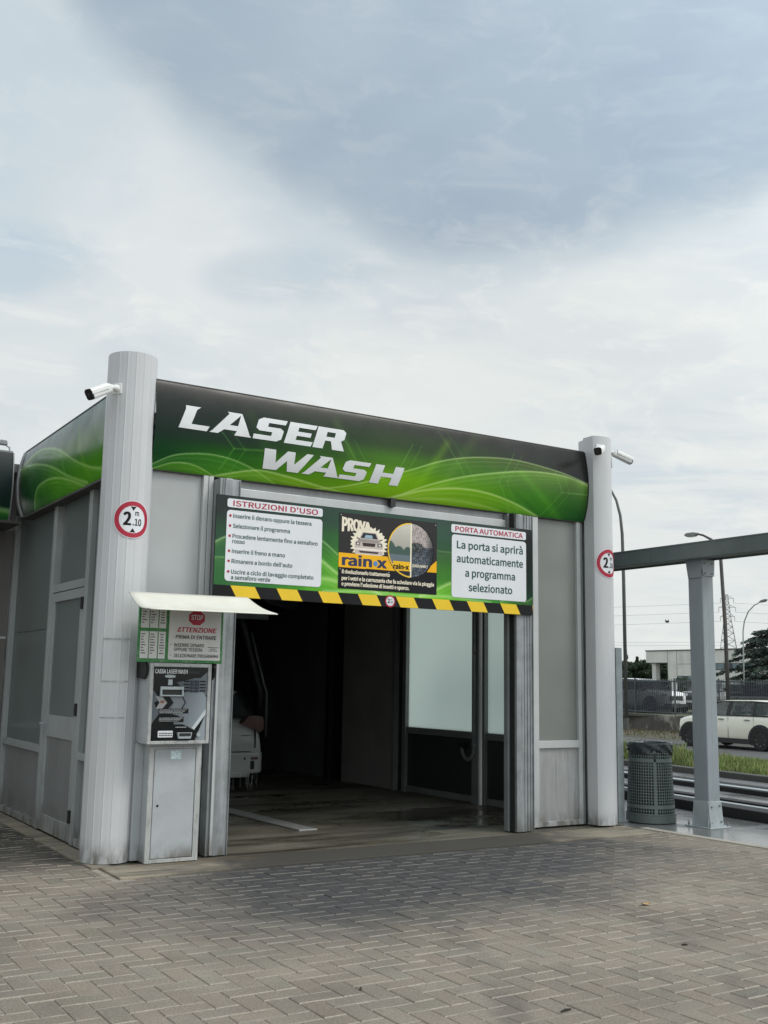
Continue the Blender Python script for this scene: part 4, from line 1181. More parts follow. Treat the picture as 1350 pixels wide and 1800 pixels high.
# advertising poster screwed to the board
PX0, PX1, PZ0, PZ1 = 5.203, 6.400, 2.510, 3.276
def poster_colour(U, V):
    X = PX0 + U * (PX1 - PX0); Z = PZ0 + V * (PZ1 - PZ0)
    C = np.zeros(U.shape + (3,)) + np.array([46, 44, 45]) / 255
    C = over(C, np.clip((2.86 - Z) / 0.05, 0, 1), (16, 18, 24))
    def P(poly, col):
        nonlocal C
        C = over(C, inpoly(X, Z, poly).astype(float), col)
    P([(PX0, 2.868), (5.80, 2.868), (5.885, 2.728), (PX0, 2.722)], (240, 178, 24))
    # star-burst halo round the pictured car
    cx_, cz_ = 5.555, 2.98
    halo = []
    for k in range(56):
        a = math.pi * 2 * k / 56
        rr = (0.232 if k % 2 else 0.198) + 0.01 * math.sin(k * 2.3)
        halo.append((cx_ + rr * math.cos(a) * 0.98, max(cz_ + rr * math.sin(a) * 0.80, 2.868)))
    P(halo, (236, 228, 206))
    P([(5.39, 2.872), (5.72, 2.872), (5.725, 2.985), (5.675, 3.03), (5.645, 3.098), (5.475, 3.098), (5.44, 3.03), (5.385, 2.985)], (196, 184, 176))
    P([(5.455, 3.035), (5.66, 3.035), (5.632, 3.09), (5.485, 3.09)], (44, 48, 56))
    P([(5.50, 3.04), (5.60, 3.04), (5.59, 3.07), (5.515, 3.07)], (150, 176, 190))
    P([(5.44, 3.028), (5.67, 3.028), (5.68, 2.995), (5.42, 2.995)], (150, 142, 138))
    P([(5.475, 2.99), (5.635, 2.99), (5.625, 2.952), (5.485, 2.952)], (64, 50, 48))
    P([(5.40, 2.995), (5.452, 2.99), (5.445, 2.955), (5.40, 2.962)], (70, 66, 68)); P([(5.655, 2.99), (5.71, 2.995), (5.712, 2.962), (5.66, 2.955)], (70, 66, 68))
    P([(5.415, 2.985), (5.44, 2.983), (5.437, 2.966), (5.415, 2.968)], (225, 220, 214)); P([(5.668, 2.983), (5.695, 2.985), (5.697, 2.968), (5.672, 2.966)], (225, 220, 214))
    P([(5.395, 2.932), (5.72, 2.932), (5.72, 2.915), (5.395, 2.915)], (232, 222, 214))
    P([(5.43, 2.905), (5.68, 2.905), (5.66, 2.885), (5.45, 2.885)], (70, 58, 58))
    P([(5.41, 3.03), (5.445, 3.015), (5.44, 3.03), (5.405, 3.045)], (30, 30, 32)); P([(5.675, 3.015), (5.715, 3.03), (5.72, 3.04), (5.68, 3.03)], (30, 30, 32))
    P([(PX1, 2.872), (6.31, 2.80), (6.27, 2.742), (PX1, 2.742)], (240, 178, 24))
    # round picture: clear road on the left half, rain on the right half
    r0, ccx, ccz = 0.281, 6.068, 2.957
    R = np.hypot(X - ccx, Z - ccz)
    C = over(C, ((R < r0 + 0.014)).astype(float), (22, 24, 28))
    C = over(C, ((R < r0 + 0.006) & (X < ccx)).astype(float), (236, 190, 60))
    L = (R < r0 - 0.008) & (X < ccx - 0.008)
    skyc = np.clip((Z - 2.95) / 0.25, 0, 1)
    Lc = np.where(Z[..., None] > 2.95, np.array([200, 196, 184]) / 255 * (0.82 + 0.18 * skyc[..., None]), np.array([104, 116, 122]) / 255)
    C = np.where(L[..., None], Lc, C)
    tr = 2.955 + 0.035 * np.abs(np.sin(X * 31)) + 0.06 * np.clip((5.92 - X) / 0.12, 0, 1)
    C = over(C, (L & (Z < tr) & (Z > 2.90)).astype(float), (70, 92, 84))
    C = over(C, (L & (Z < 2.80)).astype(float), (34, 38, 48))
    C = over(C, (L & (Z > 2.735) & (Z < 2.832) & (X > 5.85)).astype(float), (238, 186, 36))
    Rr = (R < r0) & (X > ccx + 0.008)
    nz = np.sin(X * 141 + 3 * np.sin(Z * 90)) * np.sin(Z * 121 + 2 * np.sin(X * 70))
    Rc = np.where(Z[..., None] > 3.0, np.array([176, 164, 160]) / 255, np.array([66, 74, 84]) / 255)
    C = np.where(Rr[..., None], Rc, C)
    C = over(C, (Rr & (np.hypot((X - 6.14) / 0.09, (Z - 2.99) / 0.055) < 1.0 + 0.2 * nz)).astype(float), (52, 56, 56))
    C = over(C, (Rr & (nz > 0.55)).astype(float) * 0.5, (190, 190, 190))
    C = over(C, (Rr & (nz < -0.6)).astype(float) * 0.5, (40, 42, 46))
    C = over(C, np.clip((X - 6.25) / 0.1, 0, 1) * Rr * 0.7, (30, 32, 36))
    C = over(C, ((np.abs(X - ccx) < 0.008) & (np.abs(Z - ccz) < r0)).astype(float), (240, 232, 206))
    return C
pst = print_panel('poster', lambda U, V: (PX0 + U * (PX1 - PX0), 9.166 + 0 * U, PZ0 + V * (PZ1 - PZ0)), 300, 190, poster_colour, M['print_matt'], board)
fp = front(9.1645)
b = MB()
# PROVA, letters shrinking towards the right
def taper(u, v, w=0.0):
    t = (u - 5.235) / 0.335
    zc = 3.16
    return (u, 9.1645, zc + (v - zc) * (1.0 - 0.48 * t) + 0.002 * t)
text(b, 'PROVA', taper, 5.237, 3.088, 0.142, 0.332, 0.05)
text(b, 'il rivoluzionario trattamento', fp, 5.243, 2.662, 0.036, 0.568, 0.04)
text(b, 'per i vetri e la carrozzeria che fa scivolare via la pioggia', fp, 5.243, 2.597, 0.036, 1.12, 0.04)
text(b, "e previene l'adesione di insetti e sporco.", fp, 5.243, 2.540, 0.036, 0.81, 0.04)
text(b, 'SENZA RAIN-X', fp, 6.085, 2.785, 0.026, 0.20, 0.04)
b.build('lettering', M['cream_ink'], pst)
b = MB()
text(b, 'rain', fp, 5.246, 2.748, 0.100, 0.345, 0.055)
text(b, 'x', fp, 5.655, 2.748, 0.100, 0.118, 0.055)
b.build('lettering', M['navy_ink'], pst)
b = MB()
b.prism([(5.638 + 0.026 * math.cos(a), 2.785 + 0.026 * math.sin(a)) for a in np.linspace(0, 2 * math.pi, 17)[:-1]], front(9.1630), 0.0, 0.001)
b.build('logo_dot', mat('logo_blue', lin(70, 130, 190), 0.35), pst)
b = MB()
text(b, 'rain-x', fp, 5.855, 2.752, 0.050, 0.19, 0.05)
b.build('lettering', M['black_ink'], pst)
for px, pz in ((5.222, 3.252), (5.222, 2.705), (5.80, 2.705), (6.38, 3.25)):
    b = MB(); b.lathe([(0.0, -0.004), (0.006, -0.003), (0.007, 0.0)], (px, 9.166, pz), 8, axis='y')
    b.build('screw', M['galv'], pst)
# small round height sticker on the stripe
def height_mark(parent, fn, R, plain=False):
    circ = lambda r: [(r * math.cos(a), r * math.sin(a)) for a in np.linspace(0, 2 * math.pi, 33)[:-1]]
    def ring(r0, r1, w, m, name):
        b = MB(); n = 48
        vs = [fn(r * math.cos(2 * math.pi * k / n), r * math.sin(2 * math.pi * k / n), w) for r in (r0, r1) for k in range(n)]
        b.add(vs, [(k, (k + 1) % n, n + (k + 1) % n, n + k) for k in range(n)])
        return b.build(name, m, parent)
    b = MB(); n = 48; rs = [0.0, 0.2, 0.4, 0.6, 0.8, 1.0]
    for i in range(5):
        vs = [fn(r * R * math.cos(2 * math.pi * k / n), r * R * math.sin(2 * math.pi * k / n), 0.0) for r in rs[i:i + 2] for k in range(n)]
        b.add(vs, [(k, (k + 1) % n, n + (k + 1) % n, n + k) for k in range(n)])
    disc = b.build('disc', M['white_vinyl'], parent)
    ring(R * 0.72, R * 0.96, 0.0012, M['red_ink'], 'red_ring')
    b = MB()
    f2 = lambda u, v, w=0.0: fn(u, v, 0.0016)
    text(b, '2', f2, -R * 0.48, -R * 0.30, R * 0.66, R * 0.36, 0.05)
    text(b, '.10', f2, -R * 0.02, -R * 0.30, R * 0.34, R * 0.50, 0.03)
    text(b, 'm', f2, R * 0.10, R * 0.22, R * 0.26, R * 0.22, 0.02)
    for s in (1, -1):
        b.add([f2(-R * 0.15, s * R * 0.68), f2(R * 0.15, s * R * 0.68), f2(0, s * R * 0.46)], [(0, 1, 2)])
    b.build('lettering', M['black_ink'], parent)
    return disc
stk = MB(); stk.prism([(5.822 + 0.062 * math.cos(a), 2.412 + 0.062 * math.sin(a)) for a in np.linspace(0, 2 * math.pi, 33)[:-1]], front(9.1662), 0.0, 0.001)
stk = stk.build('height_sticker', M['red_ink'], board)
b = MB(); b.prism([(5.822 + 0.047 * math.cos(a), 2.412 + 0.047 * math.sin(a)) for a in np.linspace(0, 2 * math.pi, 33)[:-1]], front(9.1652), 0.0, 0.0008)
b.build('white_disc', M['white_vinyl'], stk)
b = MB()
text(b, '2', front(9.1644), 5.790, 2.394, 0.042, 0.026, 0.05); text(b, '.10', front(9.1644), 5.818, 2.392, 0.022, 0.036, 0.03)
text(b, 'm', front(9.1644), 5.826, 2.424, 0.016, 0.018, 0.02)
b.build('lettering', M['black_ink'], stk)

# ================================================================== HEIGHT LIMIT SIGNS ON THE COLUMNS
def column_sign(label, C0, a0, z):
    t = thing('height_limit_sign', label, 'traffic sign', (C0[0] + 0.23 * math.cos(a0), C0[1] + 0.23 * math.sin(a0), z), 'height limit signs on the columns')
    fn = lambda u, v, w=0.0: (C0[0] + (CR + 0.0045 + w) * math.cos(a0 + u / CR), C0[1] + (CR + 0.0045 + w) * math.sin(a0 + u / CR), z + v)
    height_mark(t, fn, 0.172)
column_sign('round 2.10 m height sign wrapped on the column beside the payment terminal', LC, math.radians(-89.0), 3.0)
column_sign('round 2.10 m height sign wrapped on the column beside the litter bin', RC, math.radians(-83.5), 3.015)

# ================================================================== PAYMENT TERMINAL
term = thing('payment_terminal', 'grey payment terminal with a black front panel under the notice board and cream canopy', 'payment machine', (3.53, 9.1, 0.0))
TX0, TX1, TY = 3.232, 3.800, 8.955
b = MB()
b.box(TX0, TX1, TY + 0.012, 9.32, 1.03, 1.725)
b.build('cabinet', M['cab'], term, bevel=0.006)
b = MB()
for x0, x1, z0, z1 in ((TX0, 3.262, 1.03, 1.725), (3.768, TX1, 1.03, 1.725), (3.262, 3.768, 1.03, 1.058), (3.262, 3.768, 1.695, 1.725)):
    b.box(x0, x1, TY - 0.006, TY + 0.012, z0, z1)
b.build('cabinet_frame', M['cab_edge'], term, bevel=0.003)
QX0, QX1, QZ0, QZ1 = 3.262, 3.768, 1.058, 1.695
def term_colour(U, V):
    X = QX0 + U * (QX1 - QX0); Z = QZ0 + V * (QZ1 - QZ0)
    C = np.zeros(U.shape + (3,)) + np.array([13, 14, 16]) / 255
    def P(poly, c0, c1=None, ax=(1, 0)):
        nonlocal C
        m_ = inpoly(X, Z, poly)
        g = np.clip((X - QX0) / (QX1 - QX0) * ax[0] + (Z - QZ0) / (QZ1 - QZ0) * ax[1], 0, 1)[..., None]
        col = np.array(c0) / 255 * (1 - g) + np.array(c1 or c0) / 255 * g
        C = np.where(m_[..., None], col, C)
    P([(3.48, 1.56), (3.65, 1.60), (3.70, 1.60), (3.768, 1.66), (3.768, 1.45), (3.60, 1.46), (3.545, 1.50)], (60, 66, 72), (110, 116, 122))
    P([(3.545, 1.475), (3.73, 1.475), (3.768, 1.43), (3.768, 1.06), (3.67, 1.06), (3.768, 1.30), (3.66, 1.15), (3.55, 1.20), (3.47, 1.20), (3.46, 1.23), (3.52, 1.27), (3.40, 1.30), (3.40, 1.32)], (64, 70, 76), (150, 158, 164))
    P([(3.768, 1.34), (3.64, 1.17), (3.66, 1.15), (3.768, 1.29)], (196, 202, 204))
    P([(3.262, 1.50), (3.31, 1.44), (3.31, 1.40), (3.28, 1.385), (3.30, 1.34), (3.36, 1.33), (3.262, 1.20)], (92, 98, 104), (60, 64, 70))
    P([(3.29, 1.44), (3.35, 1.44), (3.40, 1.385), (3.36, 1.335), (3.30, 1.335), (3.33, 1.385)], (150, 150, 150))
    P([(3.42, 1.44), (3.53, 1.44), (3.565, 1.385), (3.53, 1.335), (3.44, 1.335), (3.46, 1.385)], (120, 126, 130))
    P([(3.335, 1.402), (3.375, 1.404), (3.37, 1.380), (3.338, 1.380)], (128, 84, 70))
    P([(3.545, 1.44), (3.575, 1.385), (3.545, 1.335), (3.53, 1.335), (3.56, 1.385), (3.53, 1.44)], (40, 42, 46))
    for (x0, x1, z0, z1) in ((3.325, 3.60, 1.290, 1.335), (3.325, 3.56, 1.215, 1.262), (3.48, 3.60, 1.16, 1.183)):
        P([(x0, z0), (x1, z0), (x1, z1), (x0, z1)], (14, 14, 16))
        n = int((z1 - z0) / 0.014)
        for k in range(n):
            zz = z1 - 0.010 - k * 0.0135
            m_ = (np.abs(Z - zz) < 0.0032) & (X > x0 + 0.008) & (X < x1 - 0.01 - 0.05 * ((k * 37) % 5) / 5) & (np.sin(X * 420 + k * 9) > -0.7)
            C = over(C, m_ * 0.85, (196, 198, 200))
    P([(3.59, 1.64), (3.69, 1.64), (3.69, 1.66), (3.59, 1.66)], (40, 44, 48))
    return C
pp = print_panel('front_panel', lambda U, V: (QX0 + U * (QX1 - QX0), TY + 0.004 + 0 * U, QZ0 + V * (QZ1 - QZ0)), 150, 180, term_colour, M['print_gloss'], term)
b = MB(); text(b, 'CASSA LASER WASH', front(TY + 0.0015), 3.276, 1.638, 0.034, 0.30, 0.03)
b.build('lettering', M['white_letter'], pp)
b = MB()
b.box(3.325, 3.54, TY - 0.022, TY + 0.003, 1.497, 1.524); b.box(3.325, 3.343, TY - 0.02, TY + 0.003, 1.44, 1.497)
b.box(3.525, 3.54, TY - 0.02, TY + 0.003, 1.44, 1.497)
b.box(3.343, 3.525, TY - 0.014, TY + 0.003, 1.44, 1.452)
bs = b.build('banknote_slot', M['galv'], term, bevel=0.002)
b = MB(); b.box(3.343, 3.525, TY - 0.003, TY + 0.002, 1.452, 1.497)
b.build('slot_opening', M['black'], bs)
b = MB()
b.box(3.395, 3.435, TY - 0.012, TY + 0.003, 1.535, 1.585)
b.prism([(3.415 + 0.052 * math.cos(a), 1.612 + 0.015 * math.sin(a)) for a in np.linspace(0, 2 * math.pi, 17)[:-1]], front(TY), -0.004, 0.003)
b.build('coin_slot', M['galv'], term, bevel=0.002)
for i in range(4):
    for j in range(2):
        b = MB(); x = 3.608 + j * 0.046; z = 1.562 - i * 0.027
        b.box(x, x + 0.034, TY - 0.008, TY + 0.003, z, z + 0.019)
        b.build('button', mat('button_blue', (0.02, 0.03, 0.06), 0.3) if (i, j) == (0, 0) else bpy.data.materials['button_blue'], term, bevel=0.002)
b = MB()
for i in range(4):
    for x0, x1 in ((3.545, 3.598), (3.70, 3.752)):
        z = 1.566 - i * 0.027
        b.box(x0, x1, TY + 0.0005, TY + 0.003, z, z + 0.011)
b.build('button_label', M['black_ink'], term)
b = MB()
b.prism([(3.497, 1.128), (3.632, 1.128), (3.622, 1.075), (3.507, 1.075)], front(TY), -0.03, 0.003)
b.build('change_tray', M['galv'], term, bevel=0.004)
b = MB(); b.box(3.512, 3.618, TY - 0.033, TY - 0.0295, 1.098, 1.125)
b.build('tray_opening', M['black'], term)
b = MB(); b.lathe([(0, -0.012), (0.018, -0.012), (0.02, -0.008), (0.02, 0.004)], (3.70, TY, 1.108), 18, axis='y')
b.build('lock', M['galv'], term)
b = MB(); b.prism(rrect(3.327, 3.462, 1.088, 1.144, 0.006), front(TY + 0.0015), 0, 0.002)
lb = b.build('label', M['white_vinyl'], term)
b = MB()
for z in (1.122, 1.104):
    for k in range(9):
        b.box(3.337 + k * 0.0135, 3.337 + k * 0.0135 + 0.0095, TY + 0.0005, TY + 0.0013, z - 0.005, z + 0.005)
b.build('small_print', M['black_ink'], lb)
# lower cabinet with door
b = MB(); b.box(3.30, 3.785, 9.075, 9.33, 0.02, 1.028)
b.build('lower_cabinet', M['cab'], term, bevel=0.004)
b = MB()
for x0, x1, z0, z1 in ((3.30, 3.345, 0.02, 1.0), (3.735, 3.785, 0.02, 1.0), (3.345, 3.735, 0.02, 0.05), (3.345, 3.735, 0.985, 1.0)):
    b.box(x0, x1, 9.062, 9.076, z0, z1)
b.build('door_frame', M['cab_edge'], term, bevel=0.002)
b = MB(); b.box(3.352, 3.728, 9.064, 9.078, 0.057, 0.98)
dr = b.build('door', M['cab'], term, bevel=0.003)
b = MB(); b.lathe([(0, -0.005), (0.010, -0.005), (0.011, 0.002)], (3.395, 9.064, 0.50), 12, axis='y')
b.build('keyhole', M['black'], dr)
b = MB(); b.box(3.497, 3.592, 9.0615, 9.0645, 0.893, 0.955); b.box(3.495, 3.595, 9.0610, 9.0640, 0.957, 0.966)
sk = b.build('sticker', M['sticker'], dr)
# side panel strip between the column and the terminal
b = MB(); b.box(3.22, 3.30, 9.20, 9.33, 0.03, 1.03)
b.box(3.235, 3.24, 9.196, 9.201, 0.2, 0.9)
b.build('side_plate', M['cab'], term, bevel=0.003)

# ================================================================== NOTICE BOARD over the terminal
note = thing('notice_board', 'green framed notice board with a red stop octagon above the payment terminal', 'notice board', (3.52, 9.02, 1.73))
NX0, NX1, NZ0, NZ1, NY = 3.122, 3.912, 1.732, 2.30, 8.985
b = MB(); b.box(NX0, NX1, NY + 0.004, NY + 0.04, NZ0, NZ1)
b.build('green_panel', M['green_frame'], note, bevel=0.004)
b = MB()
for x in (3.20, 3.83): b.box(x, x + 0.03, NY + 0.04, 9.32, 1.80, 1.84)
b.build('wall_bracket', M['galv'], note)
fn_ = front(NY)
b = MB(); b.prism(rrect(3.395, 3.888, 1.758, 2.29, 0.015), fn_, 0, 0.005)
big = b.build('text_panel', M['board_white'], note)
cols3 = ((3.137, 3.210), (3.219, 3.292), (3.302, 3.366))
for x0, x1 in cols3:
    for z0, z1 in ((2.03, 2.29), (1.765, 2.0)):
        b = MB(); b.box(x0, x1, NY, NY + 0.005, z0, z1)
        pn = b.build('price_panel', M['board_white'], note)
        b = MB(); z = z1 - 0.03; k = 0
        while z > z0 + 0.03:
            w_ = (x1 - x0) * (0.4 + 0.4 * random.random())
            n = max(2, int(w_ / 0.011))
            xs = x0 + 0.008 if x0 < 3.3 else (x0 + x1) / 2 - n * 0.0055
            for q in range(n):
                b.box(xs + q * 0.011, xs + q * 0.011 + 0.008, NY - 0.0012, NY, z, z + 0.009)
            z -= 0.0235
        b.build('small_print', M['black_ink'], pn)
b = MB(); b.prism([(3.652 + 0.082 * math.cos(math.radians(22.5 + 45 * k)), 2.133 + 0.068 * math.sin(math.radians(22.5 + 45 * k))) for k in range(8)], fn_, -0.0012, 0.0)
st = b.build('stop_mark', M['red_ink'], big)
b = MB(); text(b, 'STOP', front(NY - 0.0025), 3.597, 2.118, 0.042, 0.112, 0.02)
b.build('lettering', M['white_letter'], st)
b = MB(); text(b, 'ATTENZIONE', front(NY - 0.0012), 3.466, 2.006, 0.040, 0.38, 0.04, 0.15)
b.build('lettering', M['red_ink'], big)
b = MB()
text(b, 'PRIMA DI ENTRARE', front(NY - 0.0012), 3.458, 1.945, 0.032, 0.39, 0.025, 0.1)
text(b, '•', front(NY - 0.0012), 3.412, 1.877, 0.026, None, 0.02)
text(b, 'INSERIRE DENARO', front(NY - 0.0012), 3.447, 1.875, 0.028, 0.284, 0.02, 0.1)
text(b, 'OPPURE TESSERA', front(NY - 0.0012), 3.447, 1.836, 0.028, 0.27, 0.02, 0.1)
text(b, '•', front(NY - 0.0012), 3.412, 1.784, 0.026, None, 0.02)
text(b, 'SELEZIONARE PROGRAMMA', front(NY - 0.0012), 3.448, 1.782, 0.028, 0.426, 0.02, 0.1)
for z, w_ in ((1.872, 0.10), (1.858, 0.05), (1.842, 0.085)):
    b.box(3.818 - w_ / 2, 3.818 + w_ / 2, NY - 0.0012, NY - 0.0004, z, z + 0.005)
b.build('lettering', M['black_ink'], big)
# dark cheek plates below the board
for x in (3.205, 3.842):
    b = MB(); b.prism([(9.02, 1.735), (9.24, 1.735), (9.24, 1.60), (9.06, 1.585), (9.0, 1.62), (8.985, 1.69)], lambda u, v, w, x=x: (x + w, u, v), 0, 0.02)
    b.build('cheek_plate', M['black'], note)

# ================================================================== CREAM CANOPY over the notice board
can = thing('sheet_canopy', 'cream curved sheet canopy jutting out over the notice board', 'canopy', (3.58, 9.0, 2.25))
def canopy():
    n, m_ = 14, 14
    rows = []
    for i in range(n + 1):
        t = i / n                       # 0 back, 1 front
        row = []
        for j in range(m_ + 1):
            s = j / m_
            x = 3.005 + 1.13 * s + 0.035 * s * t
            y = 8.965 - 0.57 * t + 0.005 * s
            z = 2.333 - 0.178 * t - 0.050 * math.sin(math.pi * min(t * 1.05, 1)) * (1 - 0.55 * s) + 0.010 * s
            row.append((x, y, z))
        rows.append(row)
    return rows
b = MB(); b.grid(canopy())
cs = b.build('sheet', M['cream'], can, smooth=True)
md = cs.modifiers.new('solid', 'SOLIDIFY'); md.thickness = 0.007; md.offset = 0
b = MB()
for x in (3.34, 3.9):
    b.bar((x, 9.36, 2.318), (x, 8.95, 2.300), 0.025, 0.025)
b.build('bracket', M['black'], can)

# ================================================================== SECURITY CAMERAS
def security_camera(label, mount, nrm_, joint, tip, r=0.042, box=None):
    mount, joint, tip, nrm_ = Vector(mount), Vector(joint), Vector(tip), Vector(nrm_).normalized()
    t = thing('security_camera', label, 'camera', mount, 'security cameras on the car wash')
    b = MB()
    up = Vector((0, 0, 1)); a = nrm_.cross(up).normalized()
    c_ = mount + nrm_ * 0.006
    P = [c_ + a * sx * 0.048 + up * sz * 0.05 for sx, sz in ((-1, -1), (1, -1), (1, 1), (-1, 1))]
    Q = [p - nrm_ * 0.03 for p in P]
    b.add(P + Q, [(0, 1, 2, 3), (7, 6, 5, 4), (0, 4, 5, 1), (1, 5, 6, 2), (2, 6, 7, 3), (3, 7, 4, 0)])
    b.build('mount_plate', M['cam_white'], t, bevel=0.006)
    b = MB()
    b.tube([c_, c_ + nrm_ * 0.02, c_ + nrm_ * 0.045, joint], [0.036, 0.033, 0.022, 0.02], 12)
    d = (tip - joint).normalized()
    b.tube([joint - d * 0.02, joint + d * 0.025], [0.026, 0.028], 12)
    b.build('arm', M['cam_white'], t, smooth=False)
    b = MB()
    s_ = d.cross(up).normalized(); u_ = s_.cross(d).normalized()
    def ringp(p, w, h):
        return [p + s_ * (w * math.copysign(abs(math.cos(g)) ** 0.55, math.cos(g))) + u_ * (h * math.copysign(abs(math.sin(g)) ** 0.55, math.sin(g))) for g in np.linspace(0, 2 * math.pi, 21)[:-1]]
    A, B_ = ringp(joint + d * 0.02, r * 0.85, r * 0.85), ringp(tip - d * 0.012, r, r)
    b.add(A + B_, [(k, (k + 1) % 20, 20 + (k + 1) % 20, 20 + k) for k in range(20)] + [tuple(range(19, -1, -1)), tuple(range(20, 40))])
    body = b.build('camera_body', M['cam_white'], t)
    # sun hood: the top half carried on past the lens
    b = MB()
    top = [k for k in range(20) if math.sin(2 * math.pi * k / 20) > -0.05]
    H0, H1 = ringp(joint + d * 0.05, r * 1.06, r * 1.06), ringp(tip + d * 0.001, r * 1.06, r * 1.06)
    b.grid([[H0[k] for k in top], [H1[k] for k in top]])
    h = b.build('sun_hood', M['cam_white'], t)
    h.modifiers.new('solid', 'SOLIDIFY').thickness = 0.003
    b = MB()
    A, B_ = ringp(tip - d * 0.012, r * 0.97, r * 0.97), ringp(tip + d * 0.002, r * 0.97, r * 0.97)
    b.add(A + B_, [(k, (k + 1) % 20, 20 + (k + 1) % 20, 20 + k) for k in range(20)] + [tuple(range(20, 40))])
    ln = b.build('lens', M['lens'], t)
    b = MB(); b.tube([tip + d * 0.002, tip + d * 0.006], 0.016, 14)
    b.build('lens_ring', M['cladding'], ln)
    return t
security_camera('white camera near the top of the column beside the payment terminal', (2.895, 9.275, 4.205), (-0.8, -0.6, 0), (2.815, 9.215, 4.19), (2.605, 9.14, 4.07), 0.050)
security_camera('white camera whose black lens faces forward, on the column beside the litter bin', (8.72, 9.118, 4.385), (-0.3, -1, 0), (8.695, 9.045, 4.375), (8.525, 8.945, 4.295), 0.045)
c3 = security_camera('white camera over a small junction box, pointing away over the steel beam', (9.03, 9.33, 4.43), (1, 0.0, 0), (9.13, 9.33, 4.43), (9.40, 9.28, 4.345), 0.045)
b = MB(); b.prism([(9.03, 4.36), (9.105, 4.36), (9.115, 4.23), (9.03, 4.22)], lambda u, v, w: (u, 9.31 + w, v), 0, 0.09)
b.build('junction_box', M['cab'], c3, bevel=0.006)
b = MB(); b.tube([(9.06, 9.36, 4.36), (9.065, 9.36, 4.40)], 0.018, 8)
b.build('cable_gland', M['cab'], c3)
# little floodlight on the neighbouring bay
fl = thing('floodlight', 'small dark floodlight on top of the set back dark green fascia', 'lamp', (2.70, 12.7, 4.20))
b = MB(); b.prism([(-0.09, 0.0), (0.03, 0.0), (0.02, 0.05), (-0.05, 0.055)], lambda u, v, w: (2.66 + u, 12.66 + w, 4.27 + v), 0, 0.08)
b.build('housing', M['alu_dark'], fl, bevel=0.004)
b = MB(); b.tube([(2.68, 12.7, 4.27), (2.72, 12.7, 4.25), (2.725, 12.7, 4.19)], 0.012, 8)
b.build('bracket', M['galv'], fl)

# ================================================================== INSIDE THE BAY
b = MB(); b.prism([(5.36, 12.9), (5.58, 12.9), (5.68, 10.33), (5.46, 10.33)], lambda u, v, w: (u, v, w), 0.010, 0.026)
for k in range(1, 4):
    pass
tag(b.build('floor_strip', M['strip'], bevel=0.004), 'pale metal strip fixed to the wet floor inside the bay', 'floor strip')

pipe = thing('water_pipe', 'thin steel pipe with a hook shaped end on the inner right wall', 'pipe', (8.72, 11.60, 0.6))
b = MB(); b.tube([(8.735, 11.60, 3.4), (8.735, 11.60, 0.72)], 0.022, 10)
b.build('riser', M['galv'], pipe, smooth=True)
b = MB()
for z in (0.78, 0.93, 1.0, 2.0): b.tube([(8.735, 11.60, z - 0.02), (8.735, 11.60, z + 0.02)], 0.034, 10)
b.build('clamp', M['alu_dark'], pipe)
b = MB(); b.tube([(8.735, 11.60, 0.73), (8.73, 11.61, 0.66), (8.72, 11.66, 0.60), (8.72, 11.72, 0.575), (8.72, 11.79, 0.60), (8.72, 11.84, 0.66), (8.72, 11.855, 0.74)], 0.024, 10)
b.build('hook', M['alu_dark'], pipe, smooth=True)
b = MB(); b.box(8.70, 8.79, 11.80, 11.93, 0.72, 0.80)
b.build('valve_box', M['black'], pipe, bevel=0.006)

gan = thing('wash_arm', 'dark bent spray arm hanging from the bay ceiling beside the white car', 'wash equipment', (7.6, 16.0, 3.45))
b = MB(); b.tube([(6.4, 16.0, 3.05), (7.10, 16.0, 2.85), (7.32, 16.0, 2.45), (7.60, 16.0, 1.55), (7.66, 16.0, 1.40), (7.66, 16.0, 0.65)], 0.09, 10)
b.build('spray_arm', M['black'], gan, smooth=True)
b = MB(); b.tube([(7.43, 15.92, 2.35), (7.69, 15.92, 1.52), (7.745, 15.92, 1.38), (7.75, 15.92, 0.68)], 0.022, 8)
b.build('feed_pipe', M['alu_dark'], gan, smooth=True)
b = MB(); b.prism([(6.6, 3.46), (8.25, 3.46), (8.2, 2.86), (8.05, 2.72), (7.6, 2.82), (7.4, 3.0), (6.6, 3.0)], lambda u, v, w: (u, 15.7 + w, v), 0, 0.6)
b.build('trolley', M['black'], gan, bevel=0.02)
b = MB(); b.box(6.7, 7.55, 15.55, 15.70, 2.55, 2.68)
b.build('nozzle_box', M['alu_dark'], gan, bevel=0.01)

# ================================================================== RIGHT OF THE BUILDING
frm = thing('canopy_frame', 'grey square steel post carrying a long dark grey beam, near the litter bin', 'steel frame', (9.93, 8.7, 0))
b = MB(); b.box(9.835, 10.03, 8.60, 8.815, 0.01, 3.095)
post = b.build('post', M['post'], frm, bevel=0.012)
b = MB(); b.box(9.930, 9.934, 8.5985, 8.601, 0.24, 2.9)
b.build('weld_seam', M['galv'], post)
b = MB()
b.box(9.755, 10.11, 8.52, 8.895, 0.004, 0.018)
b.prism([(9.80, 0.018), (10.065, 0.018), (10.03, 0.30), (9.835, 0.30)], front(8.588), 0.0, 0.012)
b.prism([(9.80, 0.018), (10.065, 0.018), (10.03, 0.30), (9.835, 0.30)], front(8.815), 0.0, 0.012)
b.prism([(8.565, 0.018), (8.85, 0.018), (8.815, 0.30), (8.60, 0.30)], lambda u, v, w: (9.823 + w, u, v), 0.0, 0.012)
base = b.build('base_plate', mat('galvanised_base', (0.38, 0.42, 0.43), 0.45, 0.2, 0.1, 6), frm, bevel=0.003)
